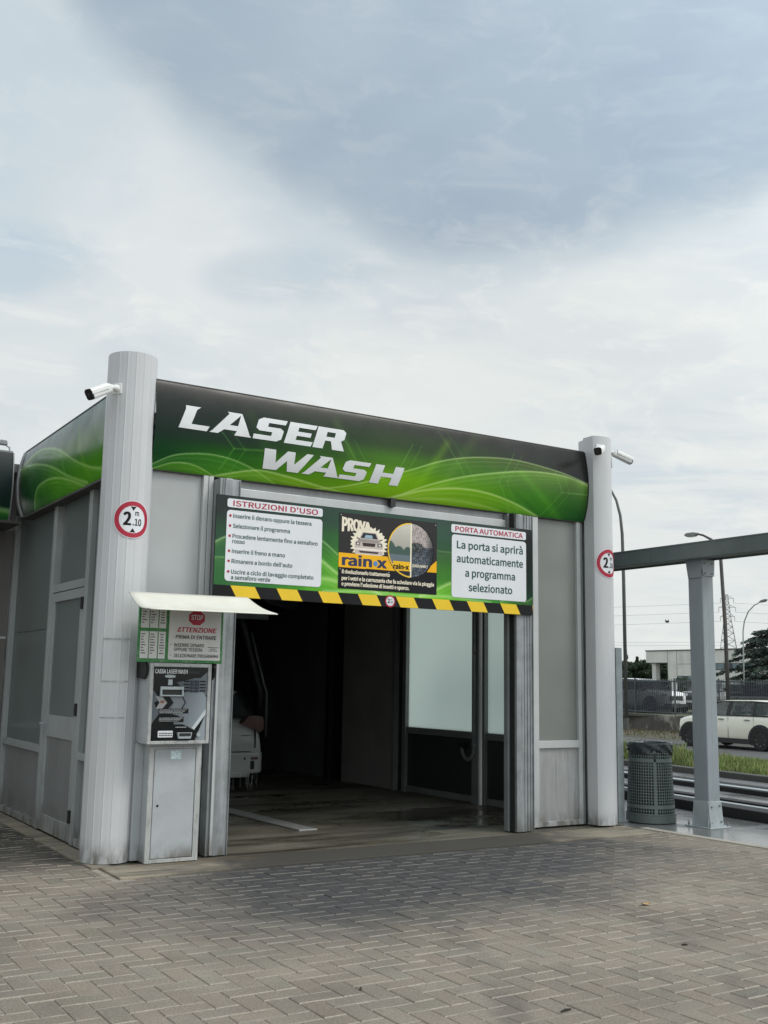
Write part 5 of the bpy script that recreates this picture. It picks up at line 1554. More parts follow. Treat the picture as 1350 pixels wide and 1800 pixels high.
for x, z in ((9.865, 0.24), (10.0, 0.25), (9.85, 0.06), (10.02, 0.07)):
    b = MB(); b.lathe([(0, -0.014), (0.011, -0.014), (0.013, -0.004), (0.013, 0.0)], (x, 8.588, z), 8, axis='y')
    b.build('bolt', M['alu_dark'], base)
for x, y in ((9.785, 8.55), (10.085, 8.55), (9.785, 8.86)):
    b = MB(); b.lathe([(0.012, 0.018), (0.012, 0.045), (0.007, 0.046), (0.007, 0.07), (0, 0.07)], (x, y, 0), 8)
    b.build('bolt', M['alu_dark'], base)
b = MB()
b.prism([(9.81, 3.10), (10.05, 3.10), (10.035, 2.90), (9.85, 2.90)], front(8.586), 0.0, 0.013)
b.prism([(8.58, 3.10), (8.835, 3.10), (8.80, 2.88), (8.61, 2.88)], lambda u, v, w: (9.82 + w, u, v), 0.0, 0.013)
hb = b.build('head_plate', M['post'], frm, bevel=0.003)
for x, z in ((9.87, 3.05), (10.0, 3.05), (9.88, 2.93), (10.0, 2.93)):
    b = MB(); b.lathe([(0, -0.010), (0.009, -0.010), (0.010, 0.0)], (x, 8.586, z), 8, axis='y')
    b.build('bolt', M['alu_dark'], hb)
b = MB()
b.box(9.70, 9.715, 4.3, 11.6, 3.095, 3.283)
b.box(9.695, 9.80, 4.3, 11.6, 3.272, 3.29)
b.box(9.70, 9.80, 4.3, 11.6, 3.093, 3.104)
b.box(10.10, 10.115, 4.3, 11.6, 3.105, 3.283)
b.box(9.715, 10.10, 4.3, 11.6, 3.125, 3.14)
b.box(9.80, 10.115, 4.3, 11.6, 3.262, 3.272)
b.build('beam', M['beam'], frm, bevel=0.003)
b = MB(); b.box(9.0, 9.70, 9.95, 10.05, 3.12, 3.22)
b.build('tie_bar', M['beam'], frm)

gp = thing('steel_upright', 'short galvanised steel upright between the pale column and the litter bin', 'post', (9.30, 9.50, 0))
b = MB()
b.box(9.25, 9.262, 9.45, 9.56, 0.02, 2.05); b.box(9.262, 9.35, 9.45, 9.462, 0.02, 2.05); b.box(9.338, 9.35, 9.462, 9.56, 0.02, 2.03)
b.build('profile', M['galv'], gp, bevel=0.003)
b = MB()
for k in range(34):
    b.box(9.2485, 9.2505, 9.50, 9.512, 0.10 + k * 0.057, 0.125 + k * 0.057)
b.build('slot_row', M['black'], gp)
b = MB(); b.box(9.23, 9.44, 9.42, 9.58, 0.006, 0.018)
b.build('foot_plate', M['galv'], gp)

# litter bin
BC = (9.66, 9.33)
lit = thing('litter_bin', 'grey perforated steel litter bin lined with a dark bag, near the steel post', 'litter bin', (BC[0], BC[1], 0.0))
def binr(z): return 0.285 - 0.040 * (z / 0.93)
def bin_shell():
    b = MB(); n, m_ = 54, 22
    z0, z1 = 0.115, 0.845
    face = math.atan2(-0.55, -0.84) + 0.42
    P = lambda a, z: (BC[0] + binr(z) * math.cos(a), BC[1] + binr(z) * math.sin(a), z)
    for i in range(n):
        a0, a1 = 2 * math.pi * i / n, 2 * math.pi * (i + 1) / n
        am = (a0 + a1) / 2
        d = abs((am - face + math.pi) % (2 * math.pi) - math.pi)
        side = abs((am - face + 1.35 + math.pi) % (2 * math.pi) - math.pi)
        solid_col = d < 0.07 or side < 0.05
        for j in range(m_):
            za, zb = z0 + (z1 - z0) * j / m_, z0 + (z1 - z0) * (j + 1) / m_
            band = j in (2, 18)
            if solid_col or band:
                if d < 0.045 and 18 <= j <= 20:
                    continue
                b.add([P(a0, za), P(a1, za), P(a1, zb), P(a0, zb)], [(0, 1, 2, 3)])
                continue
            da, dz_ = (a1 - a0) * 0.15, (zb - za) * 0.13
            o = [P(a0, za), P(a1, za), P(a1, zb), P(a0, zb)]
            q = [P(a0 + da, za + dz_), P(a1 - da, za + dz_), P(a1 - da, zb - dz_), P(a0 + da, zb - dz_)]
            b.add(o + q, [(0, 1, 5, 4), (1, 2, 6, 5), (2, 3, 7, 6), (3, 0, 4, 7)])
    return b
b = bin_shell(); sh = b.build('perforated_body', M['bin'], lit)
sh.modifiers.new('solid', 'SOLIDIFY').thickness = 0.004
b = MB(); b.lathe([(0.27, 0.014), (0.292, 0.014), (0.294, 0.10), (0.298, 0.104), (0.298, 0.116), (0.28, 0.116)], (BC[0], BC[1], 0), 40)
b.build('base_ring', M['bin'], lit)
b = MB(); b.lathe([(0.247, 0.84), (0.253, 0.84), (0.256, 0.90), (0.25, 0.92), (0.243, 0.90)], (BC[0], BC[1], 0), 40)
b.build('top_ring', M['bin'], lit)
def bag():
    b = MB(); n = 130; rb = np.random.default_rng(8)
    rows = []
    for r, z, am in ((0.20, 0.05, 0.0), (0.262, 0.12, 0.002), (0.236, 0.80, 0.002), (0.238, 0.925, 0.0), (0.262, 0.935, 0.003), (0.267, 0.91, 0.003), (0.266, 0.89, 0.005), (0.265, 0.865, 0.006), (0.264, 0.84, 0.007), (0.262, 0.815, 0.008)):
        row = []
        for k in range(n + 1):
            a = 2 * math.pi * k / n
            w_ = math.sin(a * 9 + z * 60) * am + math.sin(a * 21 - z * 90) * am * 0.8 + rb.normal(0, am * 0.5)
            zz = z + (0.022 * math.sin(a * 3 + 1) + 0.014 * math.sin(a * 8) + 0.006 * math.sin(a * 19) if z == 0.815 and r > 0.25 else 0)
            row.append((BC[0] + (r + w_) * math.cos(a), BC[1] + (r + w_) * math.sin(a), zz))
        rows.append(row)
    b.grid(rows)
    return b
bag().build('bin_bag', M['bag'], lit, smooth=True)
b = MB(); b.lathe([(0, 0.80), (0.15, 0.79), (0.235, 0.86)], (BC[0], BC[1], 0), 30)
b.build('bag_contents', M['bag'], lit)

# wheel guides on the wet pad
g1 = thing('wheel_guide', 'black raised wheel guide kerb just behind the litter bin on the wet pad', 'wheel guide', (11.1, 10.2, 0))
o = long_strip('kerb_block', 11.15, 0.15, 0.004, 0.13, M['rubber'], 2.5, 24, 0.12, 10.2, 0.012); o.parent = g1; o.location = (-11.1, -10.2, 0)
g2 = thing('wheel_guide', 'thin rubber wheel guide with an added wet-reflection strip in the middle of the wet pad', 'wheel guide', (12.2, 11, 0))
o = long_strip('dark_strip', 12.36, 0.10, 0.004, 0.05, M['rubber'], 2.5, 24, 0.10, 11.1, 0.008); o.parent = g2; o.location = (-12.2, -11, 0)
o = long_strip('wet_glint_strip', 12.14, 0.06, 0.004, 0.030, M['galv'], 2.5, 24, 0.10, 11.1, 0.004); o.parent = g2; o.location = (-12.2, -11, 0)  # pale strip stands in for sky reflected in the wet concrete
g3 = thing('wheel_guide', 'flat topped steel wheel guide rail on the wet pad, alongside the grass kerb', 'wheel guide', (13.8, 12.5, 0))
o = long_strip('rail_body', 13.72, 0.17, 0.004, 0.075, M['rubber'], 2.5, 26, 0.10, 12.4); o.parent = g3; o.location = (-13.8, -12.5, 0)
o = long_strip('rail_top', 13.70, 0.09, 0.075, 0.090, M['galv'], 2.5, 26, 0.10, 12.4, 0.004); o.parent = g3; o.location = (-13.8, -12.5, 0)
o = long_strip('dark_strip', 14.22, 0.13, 0.004, 0.06, M['rubber'], 2.5, 26, 0.10, 12.4, 0.008); o.parent = g3; o.location = (-13.8, -12.5, 0)  # plain dark strip behind the rail

# grass and weeds as ground cover
def blades(name, n, xr, yr, hfn, zfn_, m, width=0.013, seed=1, keep=None, tint=(1.35, 1.22, 1.5)):
    rng = np.random.default_rng(seed)
    x = rng.uniform(*xr, n); y = rng.uniform(*yr, n)
    clump = 0.5 + 0.5 * np.sin(x * 5.1 + 2 * np.sin(y * 3.3)) * np.sin(y * 4.7 + 1.5 * np.sin(x * 2.9))
    if keep is not None:
        k = keep(x, y, rng); x, y, clump = x[k], y[k], clump[k]
    n = len(x)
    h = hfn(x, y) * rng.uniform(0.5, 1.15, n) * (0.6 + 0.6 * clump)
    a = rng.uniform(0, 2 * np.pi, n); lean = rng.uniform(0, 0.55, n) * h
    z = zfn_(x, y)
    w_ = width * rng.uniform(0.7, 1.5, n)
    ca, sa = np.cos(a), np.sin(a); b_ = rng.uniform(0, 2 * np.pi, n)
    P = np.zeros((n, 4, 3))
    P[:, 0] = np.stack([x - ca * w_, y - sa * w_, z - 0.02], 1); P[:, 1] = np.stack([x + ca * w_, y + sa * w_, z - 0.02], 1)
    P[:, 2] = np.stack([x + ca * w_ * 0.5 + np.cos(b_) * lean * 0.4, y + sa * w_ * 0.5 + np.sin(b_) * lean * 0.4, z + h * 0.6], 1)
    P[:, 3] = np.stack([x + np.cos(b_) * lean, y + np.sin(b_) * lean, z + h], 1)
    idx = np.arange(n)[:, None] * 4
    F = np.concatenate([idx + np.array([[0, 1, 2]]), idx + np.array([[0, 2, 3]])])
    me = bpy.data.meshes.new(name); me.from_pydata(P.reshape(-1, 3).tolist(), [], F.tolist())
    me.materials.append(m)
    at = me.attributes.new('Col', 'FLOAT_COLOR', 'POINT')
    t = rng.random(n)
    base = np.where((t < 0.72)[:, None], np.array([0.13, 0.19, 0.045]), np.where((t < 0.9)[:, None], np.array([0.20, 0.21, 0.075]), np.array([0.08, 0.13, 0.035])))
    base = base * np.array(tint)
    base = base * rng.uniform(0.75, 1.25, n)[:, None] * (0.75 + 0.4 * clump)[:, None]
    at.data.foreach_set('color', np.concatenate([np.repeat(base, 4, 0), np.ones((n * 4, 1))], 1).ravel())
    ob = bpy.data.objects.new(name, me); COL.objects.link(ob)
    return ob
M['grass'] = mat('grass_blades', (1, 1, 1), 0.7, 0, 0.25, 0.8, attr=True)
def verge_z(x, y):
    k = 15.71 + 0.11 * (y - 13.6)
    return np.interp((x - k) / (22.4 - k), [0, .25, .65, 1], [.07, .06, -.12, -.262])
g = blades('grass', 76000, (15.75, 21.6), (7.5, 25), lambda x, y: 0.15 + 0.20 * np.clip((y - 14.4) / 1.5, 0, 1) * np.clip((18.6 - x) / 1.2, 0, 1), verge_z, M['grass'], 0.010, 4,
           lambda x, y, r: x > 15.84 + 0.11 * (y - 13.6))
tag(g, 'short green grass and weeds on the strip between the wash pad and the road', 'grass', kind='stuff')
g = blades('weeds', 9000, (29.0, 33.4), (18, 40), lambda x, y: 0.06 + 0.05 * np.sin(y) ** 2, lambda x, y: np.interp(x, [28.8, 30.5, 33.9], [-0.262, -0.20, -0.22]), M['grass'], 0.02, 9,
           lambda x, y, r: r.random(len(x)) < 0.2 + 0.4 * np.sin(y * 1.3 + x) ** 2, (0.75, 0.48, 0.7))
tag(g, 'patchy dry weeds at the foot of the concrete wall across the road', 'weeds', kind='stuff')

# fallen leaf and twigs on the paving
b = MB()
b.grid([[(6.0 + 0.045 * u, 5.87 + 0.03 * v * (1 - abs(u) ** 2), 0.006 + 0.012 * u * u + 0.006 * abs(v)) for v in (-1, -0.5, 0, 0.5, 1)] for u in np.linspace(-1, 1, 9)])
tag(b.build('fallen_leaf', M['leaf_dry'], smooth=True), 'curled tan dry leaf lying alone on the pavers', 'leaf')
for x, y, a, l, lb_ in ((3.75, 4.22, 0.1, 0.036, 'short thick dark twig on the pavers, larger than the other twigs'), (1.62, 5.08, 0.3, 0.02, 'tiny dark twig on the pavers in front of the side door'),
                        (3.05, 5.03, 0.8, 0.016, 'tiny dark twig on the pavers below the stain'), (5.32, 4.88, -0.4, 0.02, 'tiny dark twig on the pavers near the dry leaf')):
    b = MB(); dx_, dy_ = l * math.cos(a), l * math.sin(a)
    b.tube([(x - dx_, y - dy_, 0.006), (x, y + 0.003, 0.008), (x + dx_, y + dy_, 0.006)], [0.004, 0.006, 0.004], 6)
    tag(b.build('twig', M['twig']), lb_, 'twig')

# ================================================================== CARS
def make_car(name, label, cat, paint, st, group=None):
    t = thing(name, label, cat, (0, 0, 0), group)
    S = st['stations']; r = st['r']; wx = st['wheels']; W2 = st['w']
    def sect(x, w, z0, z1):
        h = z1 - z0
        half = [(0, z0), (w * .84, z0), (w * .955, z0 + .06 * h), (w * .99, z0 + .22 * h), (w, z0 + .50 * h), (w * .985, z0 + .74 * h), (w * .95, z0 + .90 * h), (w * .89, z1 - .008), (w * .6, z1 + .014), (0, z1 + .03)]
        return [(x, y, z) for y, z in half] + [(x, -y, z) for y, z in half[-2:0:-1]]
    b = MB()
    secs = [sect(*s) for s in S]
    n = len(secs[0])
    vs = [p for s in secs for p in s]
    fs = [(i * n + k, (i + 1) * n + k, (i + 1) * n + (k + 1) % n, i * n + (k + 1) % n) for i in range(len(secs) - 1) for k in range(n)]
    fs += [tuple(range(n)), tuple((len(secs) - 1) * n + k for k in range(n - 1, -1, -1))]
    b.add(vs, fs)
    b.build('body', paint, t, smooth=True).modifiers.new('sub', 'SUBSURF').render_levels = 1
    # glasshouse
    GH = st['glass']
    b = MB()
    rows = []
    for x, wb, wt, zb, zt in GH:
        rows.append([(x, wb, zb), (x, (wb + wt) / 2 + .012, (zb + zt) / 2), (x, wt, zt), (x, wt * .6, zt + .018), (x, 0, zt + .026),
                     (x, -wt * .6, zt + .018), (x, -wt, zt), (x, -(wb + wt) / 2 - .012, (zb + zt) / 2), (x, -wb, zb)])
    b.grid(rows)
    b.build('window_glass', M['glass'], t, smooth=False)
    # roof skin
    RF = [g_ for g_ in GH if g_[4] > st['roof_min']]
    b = MB()
    b.grid([[(x, y * (wt + .012), zt + .010 + .022 * (1 - abs(y) ** 2)) for y in (-1, -.75, -.4, 0, .4, .75, 1)] for x, wb, wt, zb, zt in RF])
    ro = b.build('roof', st.get('roofm', paint), t, smooth=True)
    md = ro.modifiers.new('solid', 'SOLIDIFY'); md.thickness = 0.035; md.offset = -1
    # pillars
    def glass_side(x, s, f):
        xs = [g_[0] for g_ in GH][::-1]
        wb = np.interp(x, xs, [g_[1] for g_ in GH][::-1]); wt = np.interp(x, xs, [g_[2] for g_ in GH][::-1])
        zb = np.interp(x, xs, [g_[3] for g_ in GH][::-1]); zt = np.interp(x, xs, [g_[4] for g_ in GH][::-1])
        return (x, s * (wb + (wt - wb) * f + .012 * (1 - abs(2 * f - 1)) + .006), zb + (zt - zb) * f)
    for s in (1, -1):
        for xb, xt, wd in st['pillars']:
            b = MB()
            b.grid([[tuple(glass_side(xb + (xt - xb) * f + wd * (k - .5), s, f)) for k in (0, 1)] for f in np.linspace(0, 1, 6)])
            b.build('pillar', st.get('pillarm', M['black']), t)
    for s in (1, -1):
        b = MB()
        xs = [g_[0] for g_ in GH if g_[0] > GH[-1][0] + .1]
        for xa, xb in zip(xs[:-1], xs[1:]):
            b.bar(glass_side(xa, s, .02), glass_side(xb, s, .02), .03, .035)
            if min(xa, xb) < xs[2] + .01: b.bar(glass_side(xa, s, .97), glass_side(xb, s, .97), .025, .03)
        b.build('window_trim', M['black'], t)
    # front and rear pillars in body colour (or black)
    for s in (1, -1):
        for seq in st['corner']:
            b = MB()
            for i in range(len(seq) - 1):
                pa, pb = glass_side(seq[i][0], s, seq[i][1]), glass_side(seq[i + 1][0], s, seq[i + 1][1])
                b.bar(pa, pb, 0.05, 0.05)
            b.build('pillar', st.get('pillarm', M['black']), t)
    # wheels
    for x in wx:
        for s in (1, -1):
            y = s * (W2 - .085)
            b = MB(); w_ = .10
            b.lathe([(r * .62, -w_), (r * .93, -w_), (r, -w_ * .7), (r, w_ * .7), (r * .93, w_), (r * .62, w_)], (x, y, r), 32, axis='y')
            ty = b.build('wheel', M['tyre'], t, smooth=False)
            b = MB()
            b.lathe([(r * .66, w_ * .95 * s), (r * .62, w_ * .85 * s), (r * .60, w_ * .2 * s)], (x, y, r), 32, axis='y')
            b.lathe([(0, w_ * .72 * s), (r * .13, w_ * .72 * s), (r * .15, w_ * .4 * s)], (x, y, r), 16, axis='y')
            for k in range(st.get('spokes', 8)):
                for off in ((-.09, .09) if st.get('double', False) else (0,)):
                    a = 2 * math.pi * k / st.get('spokes', 8)
                    p0 = (x + r * .10 * math.cos(a), y + s * w_ * .62, r + r * .10 * math.sin(a))
                    p1 = (x + r * .63 * math.cos(a + off), y + s * w_ * .80, r + r * .63 * math.sin(a + off))
                    b.bar(p0, p1, .028, .028, up=(0, 1, 0))
            b.build('rim', st['rim'], ty)
            b = MB(); b.lathe([(0, w_ * .1 * s), (r * .62, w_ * .1 * s)], (x, y, r), 24, axis='y')
            b.build('brake_disc', M['rim_grey'] if st['rim'] is M['rim_grey'] else M['black'], ty)
            # arch
            b = MB()
            an = np.linspace(-.12, math.pi + .12, 22)
            ro_, ri = r + st.get('arch', .07) + .05, r + .045
            vs = [(x + q * math.cos(a), s * (W2 + yy), max(r + q * math.sin(a), .2)) for q, yy in ((ri, -.06), (ri, .012), (ro_, .006), (ro_, -.02)) for a in an]
            m_ = len(an)
            b.add(vs, [(i * m_ + k, i * m_ + k + 1, (i + 1) * m_ + k + 1, (i + 1) * m_ + k) for i in range(3) for k in range(m_ - 1)])
            b.build('wheel_arch', st.get('archm', M['cladding']), t)
            b = MB()
            b.add([(x + ri * math.cos(a), s * (W2 + .004), max(r + ri * math.sin(a), .14)) for a in np.linspace(0, math.pi, 20)] + [(x - ri, s * (W2 + .004), .16), (x + ri, s * (W2 + .004), .16)], [tuple(range(22))])
            b.build('wheel_well', M['black'], t)
    # sill, seams, handles
    for s in (1, -1):
        b = MB(); b.box(wx[1] + r + .06, wx[0] - r - .06, s * W2 - .03 if s > 0 else s * W2 - .012, s * W2 + .012 if s > 0 else s * W2 + .03, st['sill'][0], st['sill'][1])
        b.build('sill_trim', M['cladding'], t, bevel=.008)
        for x in st.get('seams', ()):
            b = MB(); b.bar((x + .03, s * (W2 * .955), st['belt'] - .03), (x, s * (W2 + .003), st['belt'] * .55), .008, .008); b.bar((x, s * (W2 + .003), st['belt'] * .55), (x + .02, s * (W2 * .99), st['sill'][1]), .008, .008)
            b.build('door_seam', M['cladding'], t)
        for x in st.get('handles', ()):
            b = MB(); b.box(x - .10, x + .10, s * (W2 * .985) - .02, s * (W2 * .985) + .02, st['belt'] - .135, st['belt'] - .105)
            b.build('door_handle', M['rim_grey'], t, bevel=.006)
        if 'mirror' in st:
            x = st['mirror']; b = MB(); b.box(x - .06, x + .06, s * W2 - .01 if s > 0 else s * W2 - .19, s * W2 + .19 if s > 0 else s * W2 + .01, st['belt'] + .01, st['belt'] + .14)
            b.build('mirror', st.get('mirrorm', paint), t, bevel=.03)
    for nm, m_, verts, dpt in st.get('lamps', ()):
        for s in (1, -1):
            b = MB(); b.prism([(y * s, z) for y, z in verts[1]], lambda u, v, w, x0=verts[0]: (x0 + w, u, v), 0, dpt)
            b.build(nm, m_, t, bevel=.012)
    for nm, m_, (x0, x1, y0, y1, z0, z1) in st.get('extras', ()):
        b = MB(); b.box(x0, x1, y0, y1, z0, z1); b.build(nm, m_, t, bevel=.006)
    for nm, plan, z0, z1, bv in st.get('solids', ()):
        b = MB(); b.prism(plan, lambda u, v, w: (u, v, w), z0, z1); b.build(nm, paint, t, bevel=bv)
    for x in st.get('seats', ()):
        for s in (1, -1):
            b = MB(); b.box(x - .06, x + .09, s * .36 - .24, s * .36 + .24, .55, 1.12); b.box(x - .02, x + .07, s * .36 - .13, s * .36 + .13, 1.14, 1.30)
            b.build('seat', M['cladding'], t, bevel=.04)
    return t

compact = dict(
    stations=[(2.04, .42, .42, .66), (2.01, .66, .30, .78), (1.88, .80, .24, .87), (1.6, .875, .22, .93), (1.2, .895, .21, .97), (.7, .90, .21, 1.00), (0, .90, .21, 1.02), (-1.0, .90, .21, 1.03),
              (-1.6, .89, .23, 1.03), (-2.0, .85, .27, 1.0), (-2.15, .76, .33, .92), (-2.2, .60, .42, .78)],
    glass=[(.92, .80, .79, 1.00, 1.005), (.62, .805, .72, 1.0, 1.22), (.36, .81, .68, 1.0, 1.40), (.15, .815, .665, 1.0, 1.435), (-.9, .815, .655, 1.01, 1.45), (-1.6, .80, .64, 1.01, 1.425), (-1.95, .79, .64, 1.0, 1.35), (-2.10, .77, .74, .99, 1.02)],
    roof_min=1.34, w=.90, r=.325, wheels=(1.335, -1.335), sill=(.18, .33), belt=1.01, rim=M['rim_black'], spokes=8, double=True,
    pillars=((-.10, -.16, .16), (-1.05, -1.05, .10)), corner=(((.92, 0), (.62, .98), (.36, 1.0)), ((-1.95, 1.0), (-2.1, .1))),
    seams=(.62, -.16, -1.10), handles=(.12, -.85), mirror=.62, mirrorm=M['black'], seats=(-.15, -.95),
    lamps=(('headlight', M['lamp_clear'], (1.86, [(.52, .70), (.72, .70), (.72, .84), (.52, .84)]), .05), ('tail_lamp', M['lamp_red'], (-2.19, [(.55, .66), (.74, .66), (.74, .90), (.55, .90)]), .08)),
    extras=(('grille', M['black'], (2.0, 2.055, -.40, .40, .42, .62)), ('bumper', M['cladding'], (1.96, 2.06, -.62, .62, .26, .38)), ('number_plate', M['plate'], (-2.225, -2.205, -.26, .26, .62, .73))))
car = make_car('parked_car', 'cream compact estate car with black wheels and wheel arches on the road beyond the grass', 'car', M['car_cream'], compact)
car.location = (26.4 + .90, 22.41, -0.255)
car.rotation_euler = (0, 0, math.radians(90))

hatch = dict(
    stations=[(2.02, .45, .40, .66), (1.98, .66, .28, .74), (1.8, .80, .22, .84), (1.3, .87, .20, .94), (.8, .88, .20, .98), (-.2, .885, .20, 1.0), (-1.2, .885, .20, 1.02), (-1.7, .875, .22, 1.03), (-1.92, .855, .25, 1.0),
              (-2.02, .84, .27, .88), (-2.06, .82, .30, .70), (-2.05, .78, .34, .56)],
    glass=[(1.0, .78, .77, .97, .975), (.5, .785, .66, .98, 1.30), (.2, .79, .63, .99, 1.43), (-.6, .79, .62, 1.0, 1.47), (-1.3, .785, .61, 1.0, 1.44), (-1.62, .78, .61, 1.0, 1.38), (-1.93, .76, .73, .99, 1.03)],
    roof_min=1.34, w=.885, r=.31, wheels=(1.27, -1.27), sill=(.18, .28), belt=1.0, rim=M['rim_grey'], spokes=7,
    pillars=((-.1, -.12, .12), (-1.0, -.98, .12)), corner=(((1.0, 0), (.5, .98), (.2, 1.0)), ((-1.62, 1.0), (-1.93, .1))), pillarm=M['black'], archm=M['car_wet_dimmed'], arch=.02,
    seams=(.75, -.15, -1.0), handles=(.02, -.85), mirror=.75, seats=(-.1, -.95),
    lamps=(('headlight', M['lamp_clear'], (1.86, [(.45, .66), (.78, .70), (.76, .84), (.5, .80)]), .09),
           ('tail_lamp', M['lamp_red'], (-2.075, [(.50, .95), (.61, 1.06), (.735, 1.065), (.735, .845)]), .16),
           ('tail_lamp', M['lamp_red'], (-2.045, [(.745, 1.065), (.85, 1.045), (.872, .95), (.865, .86), (.80, .81), (.745, .845)]), .24),
           ('reflector', M['lamp_red'], (-2.118, [(.64, .44), (.76, .44), (.76, .475), (.64, .475)]), .06)),
    solids=(('rear_bumper', [(-1.6, .90), (-1.86, .905), (-1.99, .88), (-2.065, .81), (-2.10, .66), (-2.115, .3), (-2.115, -.3), (-2.10, -.66), (-2.065, -.81), (-1.99, -.88), (-1.86, -.905), (-1.6, -.90)], .24, .545, .035),
            ('bumper_step', [(-1.9, .70), (-2.06, .66), (-2.125, .5), (-2.13, 0), (-2.125, -.5), (-2.06, -.66), (-1.9, -.70)], .19, .275, .02)),
    extras=(('number_plate', M['plate'], (-2.10, -2.065, -.26, .26, .66, .77)),
            ('hatch_seam', M['black'], (-2.085, -2.05, -.66, .66, .548, .556)), ('hatch_seam', M['black'], (-2.085, -2.02, -.726, -.718, .60, .86)), ('hatch_seam', M['black'], (-2.085, -2.02, .718, .726, .60, .86)),
            ('badge', M['rim_grey'], (-2.083, -2.06, -.64, -.50, .777, .788)), ('bumper_vent', M['black'], (-2.112, -2.08, -.70, -.64, .30, .42)), ('reversing_lamp', M['black'], (-2.112, -2.08, -.56, -.53, .44, .47))))
wash_car = make_car('washed_car', 'white hatchback dripping with water inside the dark wash bay', 'car', M['car_wet_dimmed'], hatch)
wash_car.location = (6.10, 16.42, 0.010)
wash_car.rotation_euler = (0, 0, math.radians(90))
# water running off its bumper
b = MB(); rng = np.random.default_rng(5)
for k in range(46):
    x = 6.10 + rng.uniform(-.55, .78); y = 14.36 + rng.uniform(-.03, .05)
    z1 = 0.24 + rng.uniform(-.02, .02); z0 = rng.choice([0.012, rng.uniform(0.02, 0.16)])
    dx_ = rng.normal(0, .03)
    b.tube([(x, y, z1), (x + dx_ * .3, y - .01, (z0 + z1) / 2), (x + dx_, y - .02, z0)], [.0035, .0028, .002], 5)
M['water'] = see_through('running_water', (0.45, 0.48, 0.5), 0.55, 0.1)
tag(b.build('dripping_water', M['water']), 'thin streams of water running off the bumper of the white hatchback', 'water', kind='stuff')

suv = dict(compact); suv.update(
    stations=[(2.14, .50, .44, .78), (2.10, .72, .34, .90), (1.98, .84, .28, .98), (1.6, .90, .26, 1.03), (1.1, .92, .25, 1.07), (.4, .92, .25, 1.10), (-1.0, .92, .25, 1.12), (-1.8, .91, .27, 1.12), (-2.1, .86, .32, 1.06), (-2.2, .75, .40, .90)],
    glass=[(1.0, .82, .81, 1.07, 1.075), (.6, .82, .74, 1.08, 1.35), (.3, .82, .70, 1.09, 1.56), (-.8, .82, .69, 1.1, 1.60), (-1.7, .81, .68, 1.1, 1.57), (-1.95, .80, .69, 1.1, 1.45), (-2.12, .78, .75, 1.08, 1.12)],
    roof_min=1.5, w=.92, r=.345, belt=1.1, rim=M['rim_grey'], double=False, spokes=6, archm=M['cladding'], mirrorm=M['black'],
    corner=(((1.0, 0), (.6, .98), (.3, 1.0)), ((-1.95, 1.0), (-2.12, .1))),
    lamps=(('headlight', M['lamp_clear'], (2.0, [(.50, .80), (.82, .84), (.80, .94), (.55, .90)]), .10), ('tail_lamp', M['lamp_red'], (-2.18, [(.60, .82), (.82, .82), (.82, 1.02), (.60, 1.02)]), .1)),
    extras=(('grille', M['cladding'], (2.10, 2.155, -.42, .42, .60, .82)), ('bumper', M['cladding'], (2.06, 2.16, -.72, .72, .32, .46)), ('number_plate', M['plate'], (2.155, 2.17, -.26, .26, .50, .61))))
YZ = 0.33
def place(o, x, y, deg, z=YZ):
    o.location = (x, y, z); o.rotation_euler = (0, 0, math.radians(deg))
G_ = 'cars behind the fence across the road'
place(make_car('parked_car', 'white car with its nose sticking out from behind the large dark net', 'car', M['car_white'], suv, G_), 38.4, 37.45, -90)
place(make_car('parked_car', 'black car facing the road behind the bare fence bars beside the white car', 'car', M['car_black'], suv, G_), 42.2, 36.5, 195)
place(make_car('parked_car', 'silver car behind the fence bars below the strip windows', 'car', M['car_silver'], hatch, G_), 47.5, 40.0, -90)
place(make_car('parked_car', 'black car behind the fence under the cedar, its roof above the cream car', 'car', M['car_black'], suv, G_), 41.0, 31.9, 92)

# ================================================================== ACROSS THE ROAD
def wall_x(y): return 33.55 + 0.16 * (y - 31)
bw = thing('boundary_wall', 'low stained concrete wall under the railing across the road', 'wall', (33.5, 30, -0.25))
b = MB(); b.prism([(wall_x(4), 4), (wall_x(4) + .25, 4), (wall_x(60) + .25, 60), (wall_x(60), 60)], lambda u, v, w: (u, v, w), -0.3, 0.41)
b.build('wall', M['concrete_wall'], bw, bevel=0.02)
fe = thing('railing_fence', 'dark grey vertical bar railing standing on the low concrete wall', 'fence', (33.6, 30, 0.41))
def bars():
    b = MB(); y = 6.0
    while y < 58:
        x = wall_x(y) + .12
        b.box(x - .008, x + .008, y - .007, y + .007, .42, 1.90)
        y += .125
    return b
bars().build('bars', M['fence'], fe)
b = MB()
for z in (.52, 1.80):
    b.bar((wall_x(6) + .12, 6, z), (wall_x(58) + .12, 58, z), .03, .045)
b.build('rail', M['fence'], fe)
for k in range(20):
    y = 7.2 + k * 2.65; x = wall_x(y) + .12
    b = MB(); b.box(x - .022, x + .022, y - .022, y + .022, .41, 1.93)
    b.build('post', M['fence'], fe)
# dark nets tied to the fence
def net(label, y0, y1, z0, z1):
    b = MB(); n = 14
    b.grid([[(wall_x(y0 + (y1 - y0) * i / n) + .16 + .012 * math.sin(i * 2.1 + j), y0 + (y1 - y0) * i / n, z0 + (z1 - z0) * j / 6 + .01 * math.sin(i * 1.7)) for j in range(7)] for i in range(n + 1)])
    o_ = b.build('privacy_net', M['net'], smooth=True)
    o_.modifiers.new('solid', 'SOLIDIFY').thickness = 0.006
    return tag(o_, label, 'net', 'nets tied to the fence')
net('large dark net tied to the fence in front of the white car', 31.3, 38.5, .45, 1.83)
net('narrow dark net along the top of the fence below the cedar', 15.0, 27.9, 1.28, 1.72)

